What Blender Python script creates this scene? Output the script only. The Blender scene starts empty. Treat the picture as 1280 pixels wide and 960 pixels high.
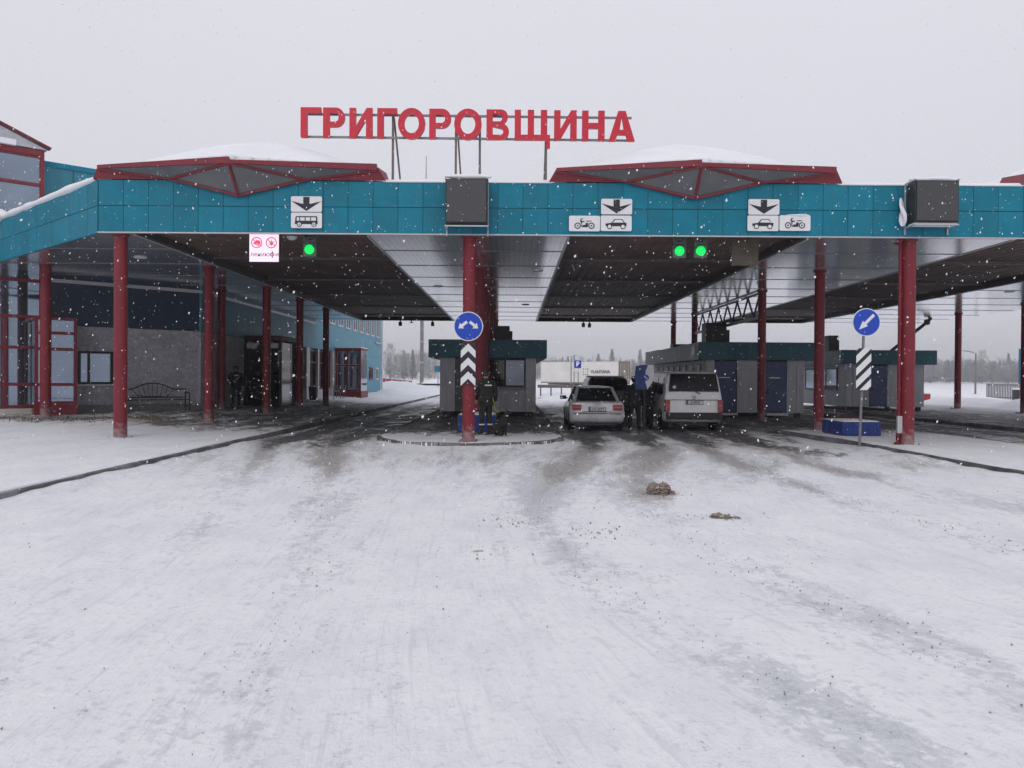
import bpy, bmesh, math, random
import numpy as np
from mathutils import Matrix, Vector, Euler

R = math.radians
random.seed(7)
SC = bpy.context.scene
COL = SC.collection

# ------------------------------------------------------------------ camera
CAMH, F, CX, CY, ROLL = 1.68, 960.0, 641.7, 472.5, 0.007
cam = bpy.data.cameras.new('camera')
cam.sensor_width = 36.0
cam.lens = 27.0
cam.clip_start = 0.05
cam.clip_end = 4000
cam_o = bpy.data.objects.new('camera', cam)
COL.objects.link(cam_o)
cam_o.matrix_world = (Matrix.Translation((0, 0, CAMH)) @ Matrix.Rotation(R(0.10), 4, 'Z')
                      @ Matrix.Rotation(R(90 - 0.45), 4, 'X') @ Matrix.Rotation(ROLL, 4, 'Z'))
SC.camera = cam_o

# ------------------------------------------------------------------ sky, sun, exposure
SUN_EL, SUN_ROT = 38, 200
world = bpy.data.worlds.new('World')
SC.world = world
world.use_nodes = True
nt = world.node_tree
nt.nodes.clear()
n_out = nt.nodes.new('ShaderNodeOutputWorld')
n_bg = nt.nodes.new('ShaderNodeBackground')
n_sky = nt.nodes.new('ShaderNodeTexSky')
n_sky.sky_type = 'NISHITA'
n_sky.sun_disc = False
n_sky.sun_elevation = R(SUN_EL)
n_sky.sun_rotation = R(SUN_ROT)
n_sky.dust_density = 4.0
n_tc = nt.nodes.new('ShaderNodeTexCoord')
n_sep = nt.nodes.new('ShaderNodeSeparateXYZ')
n_ramp = nt.nodes.new('ShaderNodeValToRGB')          # overcast cloud deck: a little brighter towards the zenith
n_ramp.color_ramp.elements[0].position = 0.0
n_ramp.color_ramp.elements[0].color = (7.25, 7.2, 7.85, 1)
n_ramp.color_ramp.elements[1].position = 1.0
n_ramp.color_ramp.elements[1].color = (8.9, 8.9, 9.6, 1)
n_noise = nt.nodes.new('ShaderNodeTexNoise')
n_noise.inputs['Scale'].default_value = 2.0
n_noise.inputs['Detail'].default_value = 3.0
n_nm = nt.nodes.new('ShaderNodeMapRange')
n_nm.inputs['To Min'].default_value = 0.97
n_nm.inputs['To Max'].default_value = 1.03
n_mul = nt.nodes.new('ShaderNodeMix'); n_mul.data_type = 'RGBA'; n_mul.blend_type = 'MULTIPLY'
n_mul.inputs[0].default_value = 1.0
n_mix = nt.nodes.new('ShaderNodeMix'); n_mix.data_type = 'RGBA'
n_mix.inputs[0].default_value = 0.93
L = nt.links
L.new(n_tc.outputs['Generated'], n_sep.inputs[0])
L.new(n_sep.outputs['Z'], n_ramp.inputs[0])
L.new(n_tc.outputs['Generated'], n_noise.inputs['Vector'])
L.new(n_noise.outputs['Fac'], n_nm.inputs[0])
L.new(n_ramp.outputs[0], n_mul.inputs[6])
L.new(n_nm.outputs[0], n_mul.inputs[7])
L.new(n_sky.outputs[0], n_mix.inputs[6])
L.new(n_mul.outputs[2], n_mix.inputs[7])
L.new(n_mix.outputs[2], n_bg.inputs[0])
n_bg.inputs[1].default_value = 0.1
L.new(n_bg.outputs[0], n_out.inputs[0])

sun = bpy.data.lights.new('sun', 'SUN')
sun.energy = 0.5
sun.angle = R(25)
sun.color = (1.0, 0.97, 0.93)
sun_o = bpy.data.objects.new('sun', sun)
COL.objects.link(sun_o)
_a = R(SUN_ROT)
sdir = Vector((math.sin(_a) * math.cos(R(SUN_EL)), math.cos(_a) * math.cos(R(SUN_EL)), math.sin(R(SUN_EL))))
sun_o.rotation_euler = sdir.to_track_quat('Z', 'Y').to_euler()
sun_o.location = (0, 0, 60)

vs = SC.view_settings
vs.view_transform = 'Standard'
vs.look = 'None'
vs.exposure = 0.0
vs.gamma = 1.0
vs.use_curve_mapping = False
SC.render.engine = 'CYCLES'
cy = SC.cycles
cy.max_bounces = 6
cy.diffuse_bounces = 3
cy.glossy_bounces = 3
cy.transmission_bounces = 4
cy.transparent_max_bounces = 8
cy.volume_bounces = 0
cy.use_adaptive_sampling = True
cy.adaptive_threshold = 0.015
cy.use_denoising = True
cy.caustics_reflective = False
cy.caustics_refractive = False

# ------------------------------------------------------------------ helpers
def un(px, py):
    return px + (py - 480) * ROLL, py - (px - 640) * ROLL
def at(px, py, Y):
    """the point at depth Y metres seen at that place of the photograph"""
    x, y = un(px, py)
    return Vector(((x - CX) * Y / F, Y, CAMH - (y - CY) * Y / F))
def gnd(px, py, z=0.0):
    x, y = un(px, py)
    Y = F * (CAMH - z) / (y - CY)
    return Vector(((x - CX) * Y / F, Y, z))

MATS = {}
def mat(name, col, rough=0.6, metal=0.0, var=0.12, vscale=6.0, bump=0.0, bscale=40.0, dirt=None, dscale=1.5, damt=0.35,
        emit=None, estr=0.0, alpha=None, spec=0.5, stretch=None, coat=0.0, snow=0.0, trans=0.0):
    if name in MATS:
        return MATS[name]
    m = bpy.data.materials.new(name)
    m.use_nodes = True
    t = m.node_tree
    b = t.nodes['Principled BSDF']
    b.inputs['Base Color'].default_value = (*col, 1)
    b.inputs['Roughness'].default_value = rough
    b.inputs['Metallic'].default_value = metal
    b.inputs['Specular IOR Level'].default_value = spec
    if coat:
        b.inputs['Coat Weight'].default_value = coat
        b.inputs['Coat Roughness'].default_value = 0.08
    tc = t.nodes.new('ShaderNodeTexCoord')
    src = tc.outputs['Object']
    if stretch:
        mp = t.nodes.new('ShaderNodeMapping')
        mp.inputs['Scale'].default_value = stretch
        t.links.new(src, mp.inputs[0])
        src = mp.outputs[0]
    # each object gets its own offset so that repeats do not show the same pattern
    oi = t.nodes.new('ShaderNodeObjectInfo')
    ad = t.nodes.new('ShaderNodeVectorMath'); ad.operation = 'MULTIPLY_ADD'
    ad.inputs[1].default_value = (37.0, 53.0, 29.0)
    t.links.new(oi.outputs['Random'], ad.inputs[0])
    t.links.new(src, ad.inputs[2])
    src = ad.outputs[0]
    cur = None
    if var:
        n = t.nodes.new('ShaderNodeTexNoise')
        n.inputs['Scale'].default_value = vscale
        n.inputs['Detail'].default_value = 5
        t.links.new(src, n.inputs['Vector'])
        mr = t.nodes.new('ShaderNodeMapRange')
        mr.inputs['From Min'].default_value = 0.3
        mr.inputs['From Max'].default_value = 0.7
        mr.inputs['To Min'].default_value = 1 - var
        mr.inputs['To Max'].default_value = 1 + var
        t.links.new(n.outputs['Fac'], mr.inputs[0])
        mx = t.nodes.new('ShaderNodeMix'); mx.data_type = 'RGBA'; mx.blend_type = 'MULTIPLY'
        mx.inputs[0].default_value = 1
        mx.inputs[6].default_value = (*col, 1)
        t.links.new(mr.outputs[0], mx.inputs[7])
        cur = mx.outputs[2]
    def cover(color, amount, scale, lo, hi, cur, up=False):
        n = t.nodes.new('ShaderNodeTexNoise')
        n.inputs['Scale'].default_value = scale
        n.inputs['Detail'].default_value = 8
        n.inputs['Roughness'].default_value = 0.65
        t.links.new(src, n.inputs['Vector'])
        mr = t.nodes.new('ShaderNodeMapRange')
        mr.inputs['From Min'].default_value = lo
        mr.inputs['From Max'].default_value = hi
        mr.inputs['To Max'].default_value = amount
        t.links.new(n.outputs['Fac'], mr.inputs[0])
        fac = mr.outputs[0]
        if up:
            g = t.nodes.new('ShaderNodeNewGeometry')
            s = t.nodes.new('ShaderNodeSeparateXYZ')
            t.links.new(g.outputs['Normal'], s.inputs[0])
            m2 = t.nodes.new('ShaderNodeMapRange')
            m2.inputs['From Min'].default_value = 0.3
            m2.inputs['From Max'].default_value = 0.75
            t.links.new(s.outputs['Z'], m2.inputs[0])
            mm = t.nodes.new('ShaderNodeMath'); mm.operation = 'MULTIPLY'
            t.links.new(fac, mm.inputs[0]); t.links.new(m2.outputs[0], mm.inputs[1])
            fac = mm.outputs[0]
        mx = t.nodes.new('ShaderNodeMix'); mx.data_type = 'RGBA'
        t.links.new(fac, mx.inputs[0])
        if cur is not None:
            t.links.new(cur, mx.inputs[6])
        else:
            mx.inputs[6].default_value = (*col, 1)
        mx.inputs[7].default_value = (*color, 1)
        return mx.outputs[2]
    if dirt:
        cur = cover(dirt, damt, dscale, 0.45, 0.75, cur)
    if snow:
        cur = cover((0.8, 0.82, 0.86), 0.95, 5.0, 0.62 - snow * 0.4, 0.72 - snow * 0.4, cur, up=True)
    if cur is not None:
        t.links.new(cur, b.inputs['Base Color'])
    if bump:
        n = t.nodes.new('ShaderNodeTexNoise')
        n.inputs['Scale'].default_value = bscale
        n.inputs['Detail'].default_value = 6
        t.links.new(src, n.inputs['Vector'])
        bp = t.nodes.new('ShaderNodeBump')
        bp.inputs['Strength'].default_value = bump
        bp.inputs['Distance'].default_value = 0.02
        t.links.new(n.outputs['Fac'], bp.inputs['Height'])
        t.links.new(bp.outputs[0], b.inputs['Normal'])
    if emit:
        b.inputs['Emission Color'].default_value = (*emit, 1)
        b.inputs['Emission Strength'].default_value = estr
    if trans:
        tr = t.nodes.new('ShaderNodeBsdfTransparent')
        tr.inputs[0].default_value = (0.82, 0.88, 0.88, 1)
        ms = t.nodes.new('ShaderNodeMixShader')
        ms.inputs[0].default_value = trans
        o = t.nodes['Material Output']
        t.links.new(b.outputs[0], ms.inputs[1])
        t.links.new(tr.outputs[0], ms.inputs[2])
        t.links.new(ms.outputs[0], o.inputs['Surface'])
    MATS[name] = m
    return m

teal = mat('teal_panel', (0.002, 0.182, 0.268), 0.45, spec=0.25, var=0.10, vscale=3, dirt=(0.03, 0.16, 0.22), damt=0.4, dscale=2.5)
teal_dark = mat('teal_cladding', (0.010, 0.10, 0.135), 0.5, var=0.12, vscale=2, stretch=(3, 3, 0.5))
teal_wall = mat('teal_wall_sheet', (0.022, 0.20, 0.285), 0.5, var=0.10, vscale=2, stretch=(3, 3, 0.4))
pale_teal = mat('pale_teal_wall_sheet', (0.09, 0.30, 0.40), 0.55, var=0.10, vscale=2, stretch=(3, 3, 0.4), dirt=(0.2, 0.32, 0.38), damt=0.3)
shaded_teal = mat('shaded_teal_sheet', (0.005, 0.026, 0.065), 0.45, var=0.12, vscale=2, stretch=(3, 3, 0.4))  # teal wall paint with the shade under the canopy put into its colour
red = mat('red_paint', (0.20, 0.016, 0.028), 0.45, spec=0.35, var=0.12, vscale=3, dirt=(0.13, 0.02, 0.03), damt=0.4, bump=0.05)
red_sign = mat('red_letter_face', (0.56, 0.010, 0.034), 0.4, var=0.05)
red_trim = mat('red_trim_sheet', (0.19, 0.013, 0.026), 0.5, var=0.12, vscale=4)
poly = mat('milky_glazing', (0.145, 0.148, 0.155), 0.35, var=0.12, vscale=2.5, dirt=(0.12, 0.12, 0.13), damt=0.5)
grey_metal = mat('grey_metal', (0.22, 0.22, 0.23), 0.45, metal=0.5, var=0.12)
rust_metal = mat('weathered_steel', (0.16, 0.145, 0.14), 0.6, metal=0.3, var=0.2, dirt=(0.16, 0.07, 0.04), damt=0.5, dscale=6)
light_trim = mat('pale_trim', (0.50, 0.50, 0.52), 0.4, metal=0.3, var=0.08)
dark_metal = mat('dark_metal', (0.022, 0.022, 0.026), 0.5, metal=0.2, var=0.2)
black_plastic = mat('black_plastic', (0.012, 0.012, 0.014), 0.45, var=0.2)
rubber = mat('tyre_rubber', (0.015, 0.015, 0.016), 0.85, var=0.25, bump=0.1, dirt=(0.12, 0.11, 0.11), damt=0.4, dscale=6)
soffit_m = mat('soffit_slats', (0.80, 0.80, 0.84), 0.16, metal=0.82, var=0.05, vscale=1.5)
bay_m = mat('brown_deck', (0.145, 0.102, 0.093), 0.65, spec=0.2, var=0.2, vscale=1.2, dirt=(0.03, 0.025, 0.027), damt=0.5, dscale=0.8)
beam_m = mat('dark_beam', (0.030, 0.026, 0.030), 0.55, var=0.2)
rib_m = mat('rib_flange', (0.15, 0.13, 0.135), 0.6, var=0.2)
masonry = mat('grey_split_block', (0.54, 0.54, 0.58), 0.9, var=0.22, vscale=9, bump=0.6, bscale=22, dirt=(0.2, 0.2, 0.22), damt=0.5, dscale=2)
booth_panel = mat('booth_panel', (0.50, 0.51, 0.55), 0.55, var=0.10, vscale=3, stretch=(2, 2, 0.5), dirt=(0.32, 0.32, 0.34), damt=0.5, dscale=1.8)
booth_pale = mat('booth_pale_panel', (0.62, 0.63, 0.67), 0.55, var=0.10, vscale=3, dirt=(0.26, 0.26, 0.28), damt=0.5, dscale=1.8)
plinth_m = mat('concrete', (0.27, 0.265, 0.26), 0.9, var=0.2, vscale=8, bump=0.3, bscale=30)
blue_door = mat('blue_door_paint', (0.055, 0.08, 0.19), 0.5, var=0.12, vscale=3)
blue_box_m = mat('blue_plastic', (0.005, 0.028, 0.20), 0.45, var=0.15, vscale=4, snow=0.75, dirt=(0.02, 0.04, 0.16), damt=0.4)
maroon_m = mat('maroon_plastic', (0.06, 0.012, 0.022), 0.6, var=0.2)
sign_blue = mat('sign_blue', (0.002, 0.055, 0.46), 0.35, var=0.04)
sign_white = mat('sign_white', (0.78, 0.78, 0.80), 0.4, var=0.05, dirt=(0.6, 0.6, 0.62), damt=0.3)
sign_black = mat('sign_black', (0.010, 0.011, 0.018), 0.5, var=0.1)
glass_dark = mat('dark_glass', (0.012, 0.016, 0.022), 0.06, var=0.0, spec=0.7)
glass_blue = mat('reflective_glass', (0.27, 0.33, 0.41), 0.03, metal=0.85, var=0.15, vscale=0.8, spec=0.8, trans=0.12)
glass_tint = mat('tinted_car_glass', (0.02, 0.026, 0.03), 0.05, var=0.0, spec=0.6, trans=0.58)
glass_clear = mat('window_glass', (0.05, 0.06, 0.07), 0.05, var=0.0, spec=0.7, trans=0.55)
snow_m = mat('fresh_snow', (0.82, 0.835, 0.87), 0.85, var=0.035, vscale=1.2, bump=0.35, bscale=5)
cream = mat('cream_panel', (0.60, 0.56, 0.50), 0.6, var=0.08)
white_paint = mat('white_paint', (0.66, 0.66, 0.68), 0.4, var=0.06, dirt=(0.42, 0.40, 0.39), damt=0.4, dscale=3)
red_col = red.copy(); red_col.name = 'red_column_paint'
_t = red_col.node_tree
_b = _t.nodes['Principled BSDF']
_tc = _t.nodes.new('ShaderNodeTexCoord'); _sp = _t.nodes.new('ShaderNodeSeparateXYZ'); _t.links.new(_tc.outputs['Object'], _sp.inputs[0])
_n = _t.nodes.new('ShaderNodeTexNoise'); _n.inputs['Scale'].default_value = 9; _n.inputs['Detail'].default_value = 7; _t.links.new(_tc.outputs['Object'], _n.inputs['Vector'])
_g = _t.nodes.new('ShaderNodeMapRange'); _g.inputs[1].default_value = 0.0; _g.inputs[2].default_value = .75; _g.inputs[3].default_value = .42; _g.inputs[4].default_value = -.25
_t.links.new(_sp.outputs['Z'], _g.inputs[0])
_a2 = _t.nodes.new('ShaderNodeMath'); _a2.operation = 'ADD'; _t.links.new(_g.outputs[0], _a2.inputs[0]); _t.links.new(_n.outputs['Fac'], _a2.inputs[1])
_f = _t.nodes.new('ShaderNodeMapRange'); _f.inputs[1].default_value = .55; _f.inputs[2].default_value = .85; _f.inputs[4].default_value = .6; _t.links.new(_a2.outputs[0], _f.inputs[0])
_mx = _t.nodes.new('ShaderNodeMix'); _mx.data_type = 'RGBA'; _t.links.new(_f.outputs[0], _mx.inputs[0])
_t.links.new(_b.inputs['Base Color'].links[0].from_socket, _mx.inputs[6]); _mx.inputs[7].default_value = (.36, .31, .31, 1)
_t.links.new(_mx.outputs[2], _b.inputs['Base Color'])
_t = teal.node_tree
_oi = _t.nodes.new('ShaderNodeObjectInfo'); _mr = _t.nodes.new('ShaderNodeMapRange'); _mr.inputs[3].default_value = .90; _mr.inputs[4].default_value = 1.10
_t.links.new(_oi.outputs['Random'], _mr.inputs[0])
_mx = _t.nodes.new('ShaderNodeMix'); _mx.data_type = 'RGBA'; _mx.blend_type = 'MULTIPLY'; _mx.inputs[0].default_value = 1
_b = _t.nodes['Principled BSDF']
_t.links.new(_b.inputs['Base Color'].links[0].from_socket, _mx.inputs[6]); _t.links.new(_mr.outputs[0], _mx.inputs[7])
_t.links.new(_mx.outputs[2], _b.inputs['Base Color'])

def tag(o, label=None, cat=None, group=None, kind=None):
    if label: o['label'] = label
    if cat: o['category'] = cat
    if group: o['group'] = group
    if kind: o['kind'] = kind
    return o
def empty(name, loc=(0, 0, 0), rz=0.0, label=None, cat=None, group=None):
    o = bpy.data.objects.new(name, None)
    o.empty_display_size = 0.2
    o.location = loc
    o.rotation_euler = (0, 0, rz)
    COL.objects.link(o)
    return tag(o, label, cat, group)
def link(name, me, m=None, parent=None, loc=None):
    if m is not None:
        me.materials.clear()
        me.materials.append(m)
    o = bpy.data.objects.new(name, me)
    COL.objects.link(o)
    if parent is not None:
        o.parent = parent
    if loc is not None:
        o.location = loc
    return o

class MB:
    def __init__(s):
        s.v = []; s.f = []; s.sm = []
    def add(s, vs, fs, smooth=False):
        k = len(s.v)
        s.v += [tuple(p) for p in vs]
        for f in fs:
            s.f.append(tuple(i + k for i in f)); s.sm.append(smooth)
        return s
    def box(s, x0, x1, y0, y1, z0, z1):
        return s.add([(x0, y0, z0), (x1, y0, z0), (x1, y1, z0), (x0, y1, z0), (x0, y0, z1), (x1, y0, z1), (x1, y1, z1), (x0, y1, z1)],
                     [(0, 3, 2, 1), (4, 5, 6, 7), (0, 1, 5, 4), (1, 2, 6, 5), (2, 3, 7, 6), (3, 0, 4, 7)])
    def bbox(s, x0, x1, y0, y1, z0, z1, b=0.02):
        """box with chamfered edges"""
        bm = bmesh.new()
        bmesh.ops.create_cube(bm, size=1)
        for v in bm.verts:
            v.co = Vector(((x0 + x1) / 2 + v.co.x * (x1 - x0), (y0 + y1) / 2 + v.co.y * (y1 - y0), (z0 + z1) / 2 + v.co.z * (z1 - z0)))
        bmesh.ops.bevel(bm, geom=bm.edges[:], offset=b, segments=2, affect='EDGES', profile=0.7)
        bm.verts.index_update()
        s.add([v.co[:] for v in bm.verts], [[v.index for v in f.verts] for f in bm.faces])
        bm.free()
        return s
    def prism(s, poly, z0, z1):
        n = len(poly)
        s.add([(p[0], p[1], z0) for p in poly] + [(p[0], p[1], z1) for p in poly],
              [tuple(reversed(range(n))), tuple(range(n, 2 * n))] + [(i, (i + 1) % n, n + (i + 1) % n, n + i) for i in range(n)])
        return s
    def bar(s, a, b, w, h=None, up=(0, 0, 1)):
        """square bar from a to b"""
        a = Vector(a); b = Vector(b); h = h or w
        d = (b - a).normalized()
        u = Vector(up)
        if abs(d.dot(u)) > 0.97: u = Vector((0, 1, 0))
        x = d.cross(u).normalized(); z = x.cross(d).normalized()
        q = []
        for p in (a, b):
            for sx, sz in ((-1, -1), (1, -1), (1, 1), (-1, 1)):
                q.append(p + x * sx * w / 2 + z * sz * h / 2)
        return s.add(q, [(0, 1, 2, 3), (7, 6, 5, 4), (0, 4, 5, 1), (1, 5, 6, 2), (2, 6, 7, 3), (3, 7, 4, 0)])
    def tube(s, pts, r, n=12, r2=None):
        pts = [Vector(p) for p in pts]
        rings = []
        for i, p in enumerate(pts):
            d = (pts[min(i + 1, len(pts) - 1)] - pts[max(i - 1, 0)]).normalized()
            u = Vector((0, 0, 1)) if abs(d.z) < 0.95 else Vector((0, 1, 0))
            x = d.cross(u).normalized(); y = x.cross(d).normalized()
            rr = r if r2 is None else r + (r2 - r) * i / (len(pts) - 1)
            rings.append([p + x * rr * math.cos(t * 2 * math.pi / n) + y * rr * math.sin(t * 2 * math.pi / n) for t in range(n)])
        vs_ = [q for r_ in rings for q in r_]
        fs = []
        for i in range(len(pts) - 1):
            for t in range(n):
                fs.append((i * n + t, i * n + (t + 1) % n, (i + 1) * n + (t + 1) % n, (i + 1) * n + t))
        s.add(vs_, fs, True)
        s.add(rings[0], [tuple(reversed(range(n)))]); s.add(rings[-1], [tuple(range(n))])
        return s
    def lathe(s, prof, c=(0, 0, 0), axis='Z', n=20, smooth=True):
        """prof: list of (radius, height) along the axis"""
        vs_ = []
        for r, h in prof:
            for t in range(n):
                a = t * 2 * math.pi / n
                if axis == 'Z': p = (r * math.cos(a), r * math.sin(a), h)
                elif axis == 'Y': p = (r * math.cos(a), h, r * math.sin(a))
                else: p = (h, r * math.cos(a), r * math.sin(a))
                vs_.append((p[0] + c[0], p[1] + c[1], p[2] + c[2]))
        fs = []
        for i in range(len(prof) - 1):
            for t in range(n):
                fs.append((i * n + t, i * n + (t + 1) % n, (i + 1) * n + (t + 1) % n, (i + 1) * n + t))
        s.add(vs_, fs, smooth)
        s.add(vs_[:n], [tuple(reversed(range(n)))])
        s.add(vs_[-n:], [tuple(range(n))])
        return s
    def quad(s, *p):
        return s.add(p, [tuple(range(len(p)))])
    def slab(s, pts, t):
        """a flat polygon in any plane given a thickness t behind its normal"""
        P = [Vector(p) for p in pts]
        nrm = (P[1] - P[0]).cross(P[2] - P[0]).normalized()
        n = len(P)
        Q = [p - nrm * t for p in P]
        return s.add(P + Q, [tuple(range(n)), tuple(reversed(range(n, 2 * n)))] + [((i + 1) % n, i, n + i, n + (i + 1) % n) for i in range(n)])
    def mesh(s, name, fix=True):
        me = bpy.data.meshes.new(name)
        me.from_pydata([tuple(v) for v in s.v], [], s.f)
        if fix:
            bm = bmesh.new(); bm.from_mesh(me)
            bmesh.ops.recalc_face_normals(bm, faces=bm.faces[:])
            bm.to_mesh(me); bm.free()
        if any(s.sm) and len(me.polygons) == len(s.sm):
            me.polygons.foreach_set('use_smooth', s.sm)
        me.update()
        return me
    def build(s, name, m, parent=None, loc=None, fix=True):
        return link(name, s.mesh(name, fix), m, parent, loc)

def shape(polys, t=0.006):
    """mesh of a flat figure drawn in X-Z (holes allowed), its face towards -Y, t thick"""
    cu = bpy.data.curves.new('figure', 'CURVE')
    cu.dimensions = '2D'
    cu.fill_mode = 'BOTH'
    cu.extrude = t / 2
    for pl in polys:
        sp = cu.splines.new('POLY')
        sp.points.add(len(pl) - 1)
        for i, (x, z) in enumerate(pl):
            sp.points[i].co = (x, z, 0, 1)
        sp.use_cyclic_u = True
    o = bpy.data.objects.new('figure', cu)
    me = bpy.data.meshes.new_from_object(o)
    bpy.data.objects.remove(o)
    me.transform(Matrix.Rotation(R(90), 4, 'X'))
    me.name = 'figure'
    return me
def text(s_, size, t=0.004, off=0.0, xs=1.0):
    cu = bpy.data.curves.new('lettering', 'FONT')
    cu.body = s_
    cu.size = size
    cu.extrude = t / 2
    cu.offset = off
    cu.align_x = 'CENTER'
    cu.align_y = 'CENTER'
    cu.resolution_u = 3
    o = bpy.data.objects.new('lettering', cu)
    COL.objects.link(o)
    dg = bpy.context.evaluated_depsgraph_get()
    me = bpy.data.meshes.new_from_object(o.evaluated_get(dg))
    bpy.data.objects.remove(o)
    me.transform(Matrix.Rotation(R(90), 4, 'X') @ Matrix.Scale(xs, 4, (1, 0, 0)))
    return me
def circ(cx, cz, r, n=28, rz=None):
    rz = rz or r
    return [(cx + r * math.cos(i * 2 * math.pi / n), cz + rz * math.sin(i * 2 * math.pi / n)) for i in range(n)]
def rrect(w, h, r, n=5):
    p = []
    for cx, cz, a0 in ((w / 2 - r, h / 2 - r, 0), (-w / 2 + r, h / 2 - r, 90), (-w / 2 + r, -h / 2 + r, 180), (w / 2 - r, -h / 2 + r, 270)):
        for i in range(n + 1):
            a = R(a0 + 90 * i / n)
            p.append((cx + r * math.cos(a), cz + r * math.sin(a)))
    return p
def skin(edges, pts, rad, sub=2, root=0):
    """a smooth body grown round a skeleton"""
    me = bpy.data.meshes.new('body')
    me.from_pydata([tuple(p) for p in pts], edges, [])
    o = bpy.data.objects.new('body', me)
    COL.objects.link(o)
    o.modifiers.new('skin', 'SKIN').use_smooth_shade = True
    for i, sv in enumerate(me.skin_vertices[0].data):
        r = rad[i]
        sv.radius = r if isinstance(r, (tuple, list)) else (r, r)
        sv.use_root = (i == root)
    ss = o.modifiers.new('sub', 'SUBSURF'); ss.levels = sub; ss.render_levels = sub
    dg = bpy.context.evaluated_depsgraph_get()
    out = bpy.data.meshes.new_from_object(o.evaluated_get(dg))
    bpy.data.objects.remove(o)
    return out

# numpy noise for relief and coverage
_rng = np.random.RandomState(11)
_tab = _rng.rand(256, 256)
def vnoise(x, y):
    xi = np.floor(x).astype(int); yi = np.floor(y).astype(int)
    fx = x - xi; fy = y - yi
    fx = fx * fx * (3 - 2 * fx); fy = fy * fy * (3 - 2 * fy)
    g = lambda a, b: _tab[a % 256, b % 256]
    return (g(xi, yi) * (1 - fx) + g(xi + 1, yi) * fx) * (1 - fy) + (g(xi, yi + 1) * (1 - fx) + g(xi + 1, yi + 1) * fx) * fy
def fbm(x, y, o=4):
    s_ = 0; a = 0.5; t = 0
    for k in range(o):
        s_ = s_ + a * vnoise(x * 2 ** k + 17 * k, y * 2 ** k + 31 * k); t += a; a *= 0.5
    return s_ / t
def sstep(a, b, x):
    t = np.clip((x - a) / (b - a), 0, 1)
    return t * t * (3 - 2 * t)
def grid_mesh(name, xs, ys, zf, attrs=None, keep=None):
    X, Y = np.meshgrid(xs, ys)
    Z = zf(X, Y)
    nx, ny = len(xs), len(ys)
    v = np.stack([X, Y, Z], -1).reshape(-1, 3)
    i = np.arange(nx * ny).reshape(ny, nx)
    q = np.stack([i[:-1, :-1], i[:-1, 1:], i[1:, 1:], i[1:, :-1]], -1).reshape(-1, 4)
    if keep is not None:
        xc = v[q, 0].mean(1); yc = v[q, 1].mean(1)
        q = q[keep(xc, yc)]
    me = bpy.data.meshes.new(name)
    me.vertices.add(len(v)); me.vertices.foreach_set('co', v.astype(np.float32).ravel())
    me.loops.add(q.size); me.loops.foreach_set('vertex_index', q.astype(np.int32).ravel())
    me.polygons.add(len(q)); me.polygons.foreach_set('loop_start', (np.arange(len(q)) * 4).astype(np.int32))
    me.polygons.foreach_set('use_smooth', np.ones(len(q), bool))
    me.update(calc_edges=True)
    for nme, fn in (attrs or {}).items():
        a = me.attributes.new(nme, 'FLOAT', 'POINT')
        a.data.foreach_set('value', (fn(X, Y) if nme == 'flow' else np.clip(fn(X, Y), 0, 1)).astype(np.float32).ravel())
    return me

# ------------------------------------------------------------------ ground, road, pavements
CAN_F, CAN_B = 18.5, 46.9                 # front and back edge of the canopy
ZS, ZT = 5.12, 6.38                       # underside and top of its fascia
XE = 24.3                                 # its far end
KL = -6.75                                # kerb of the walkway
IC, IW = -1.13, 2.42                      # island in the middle: its centre line and half width

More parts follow.
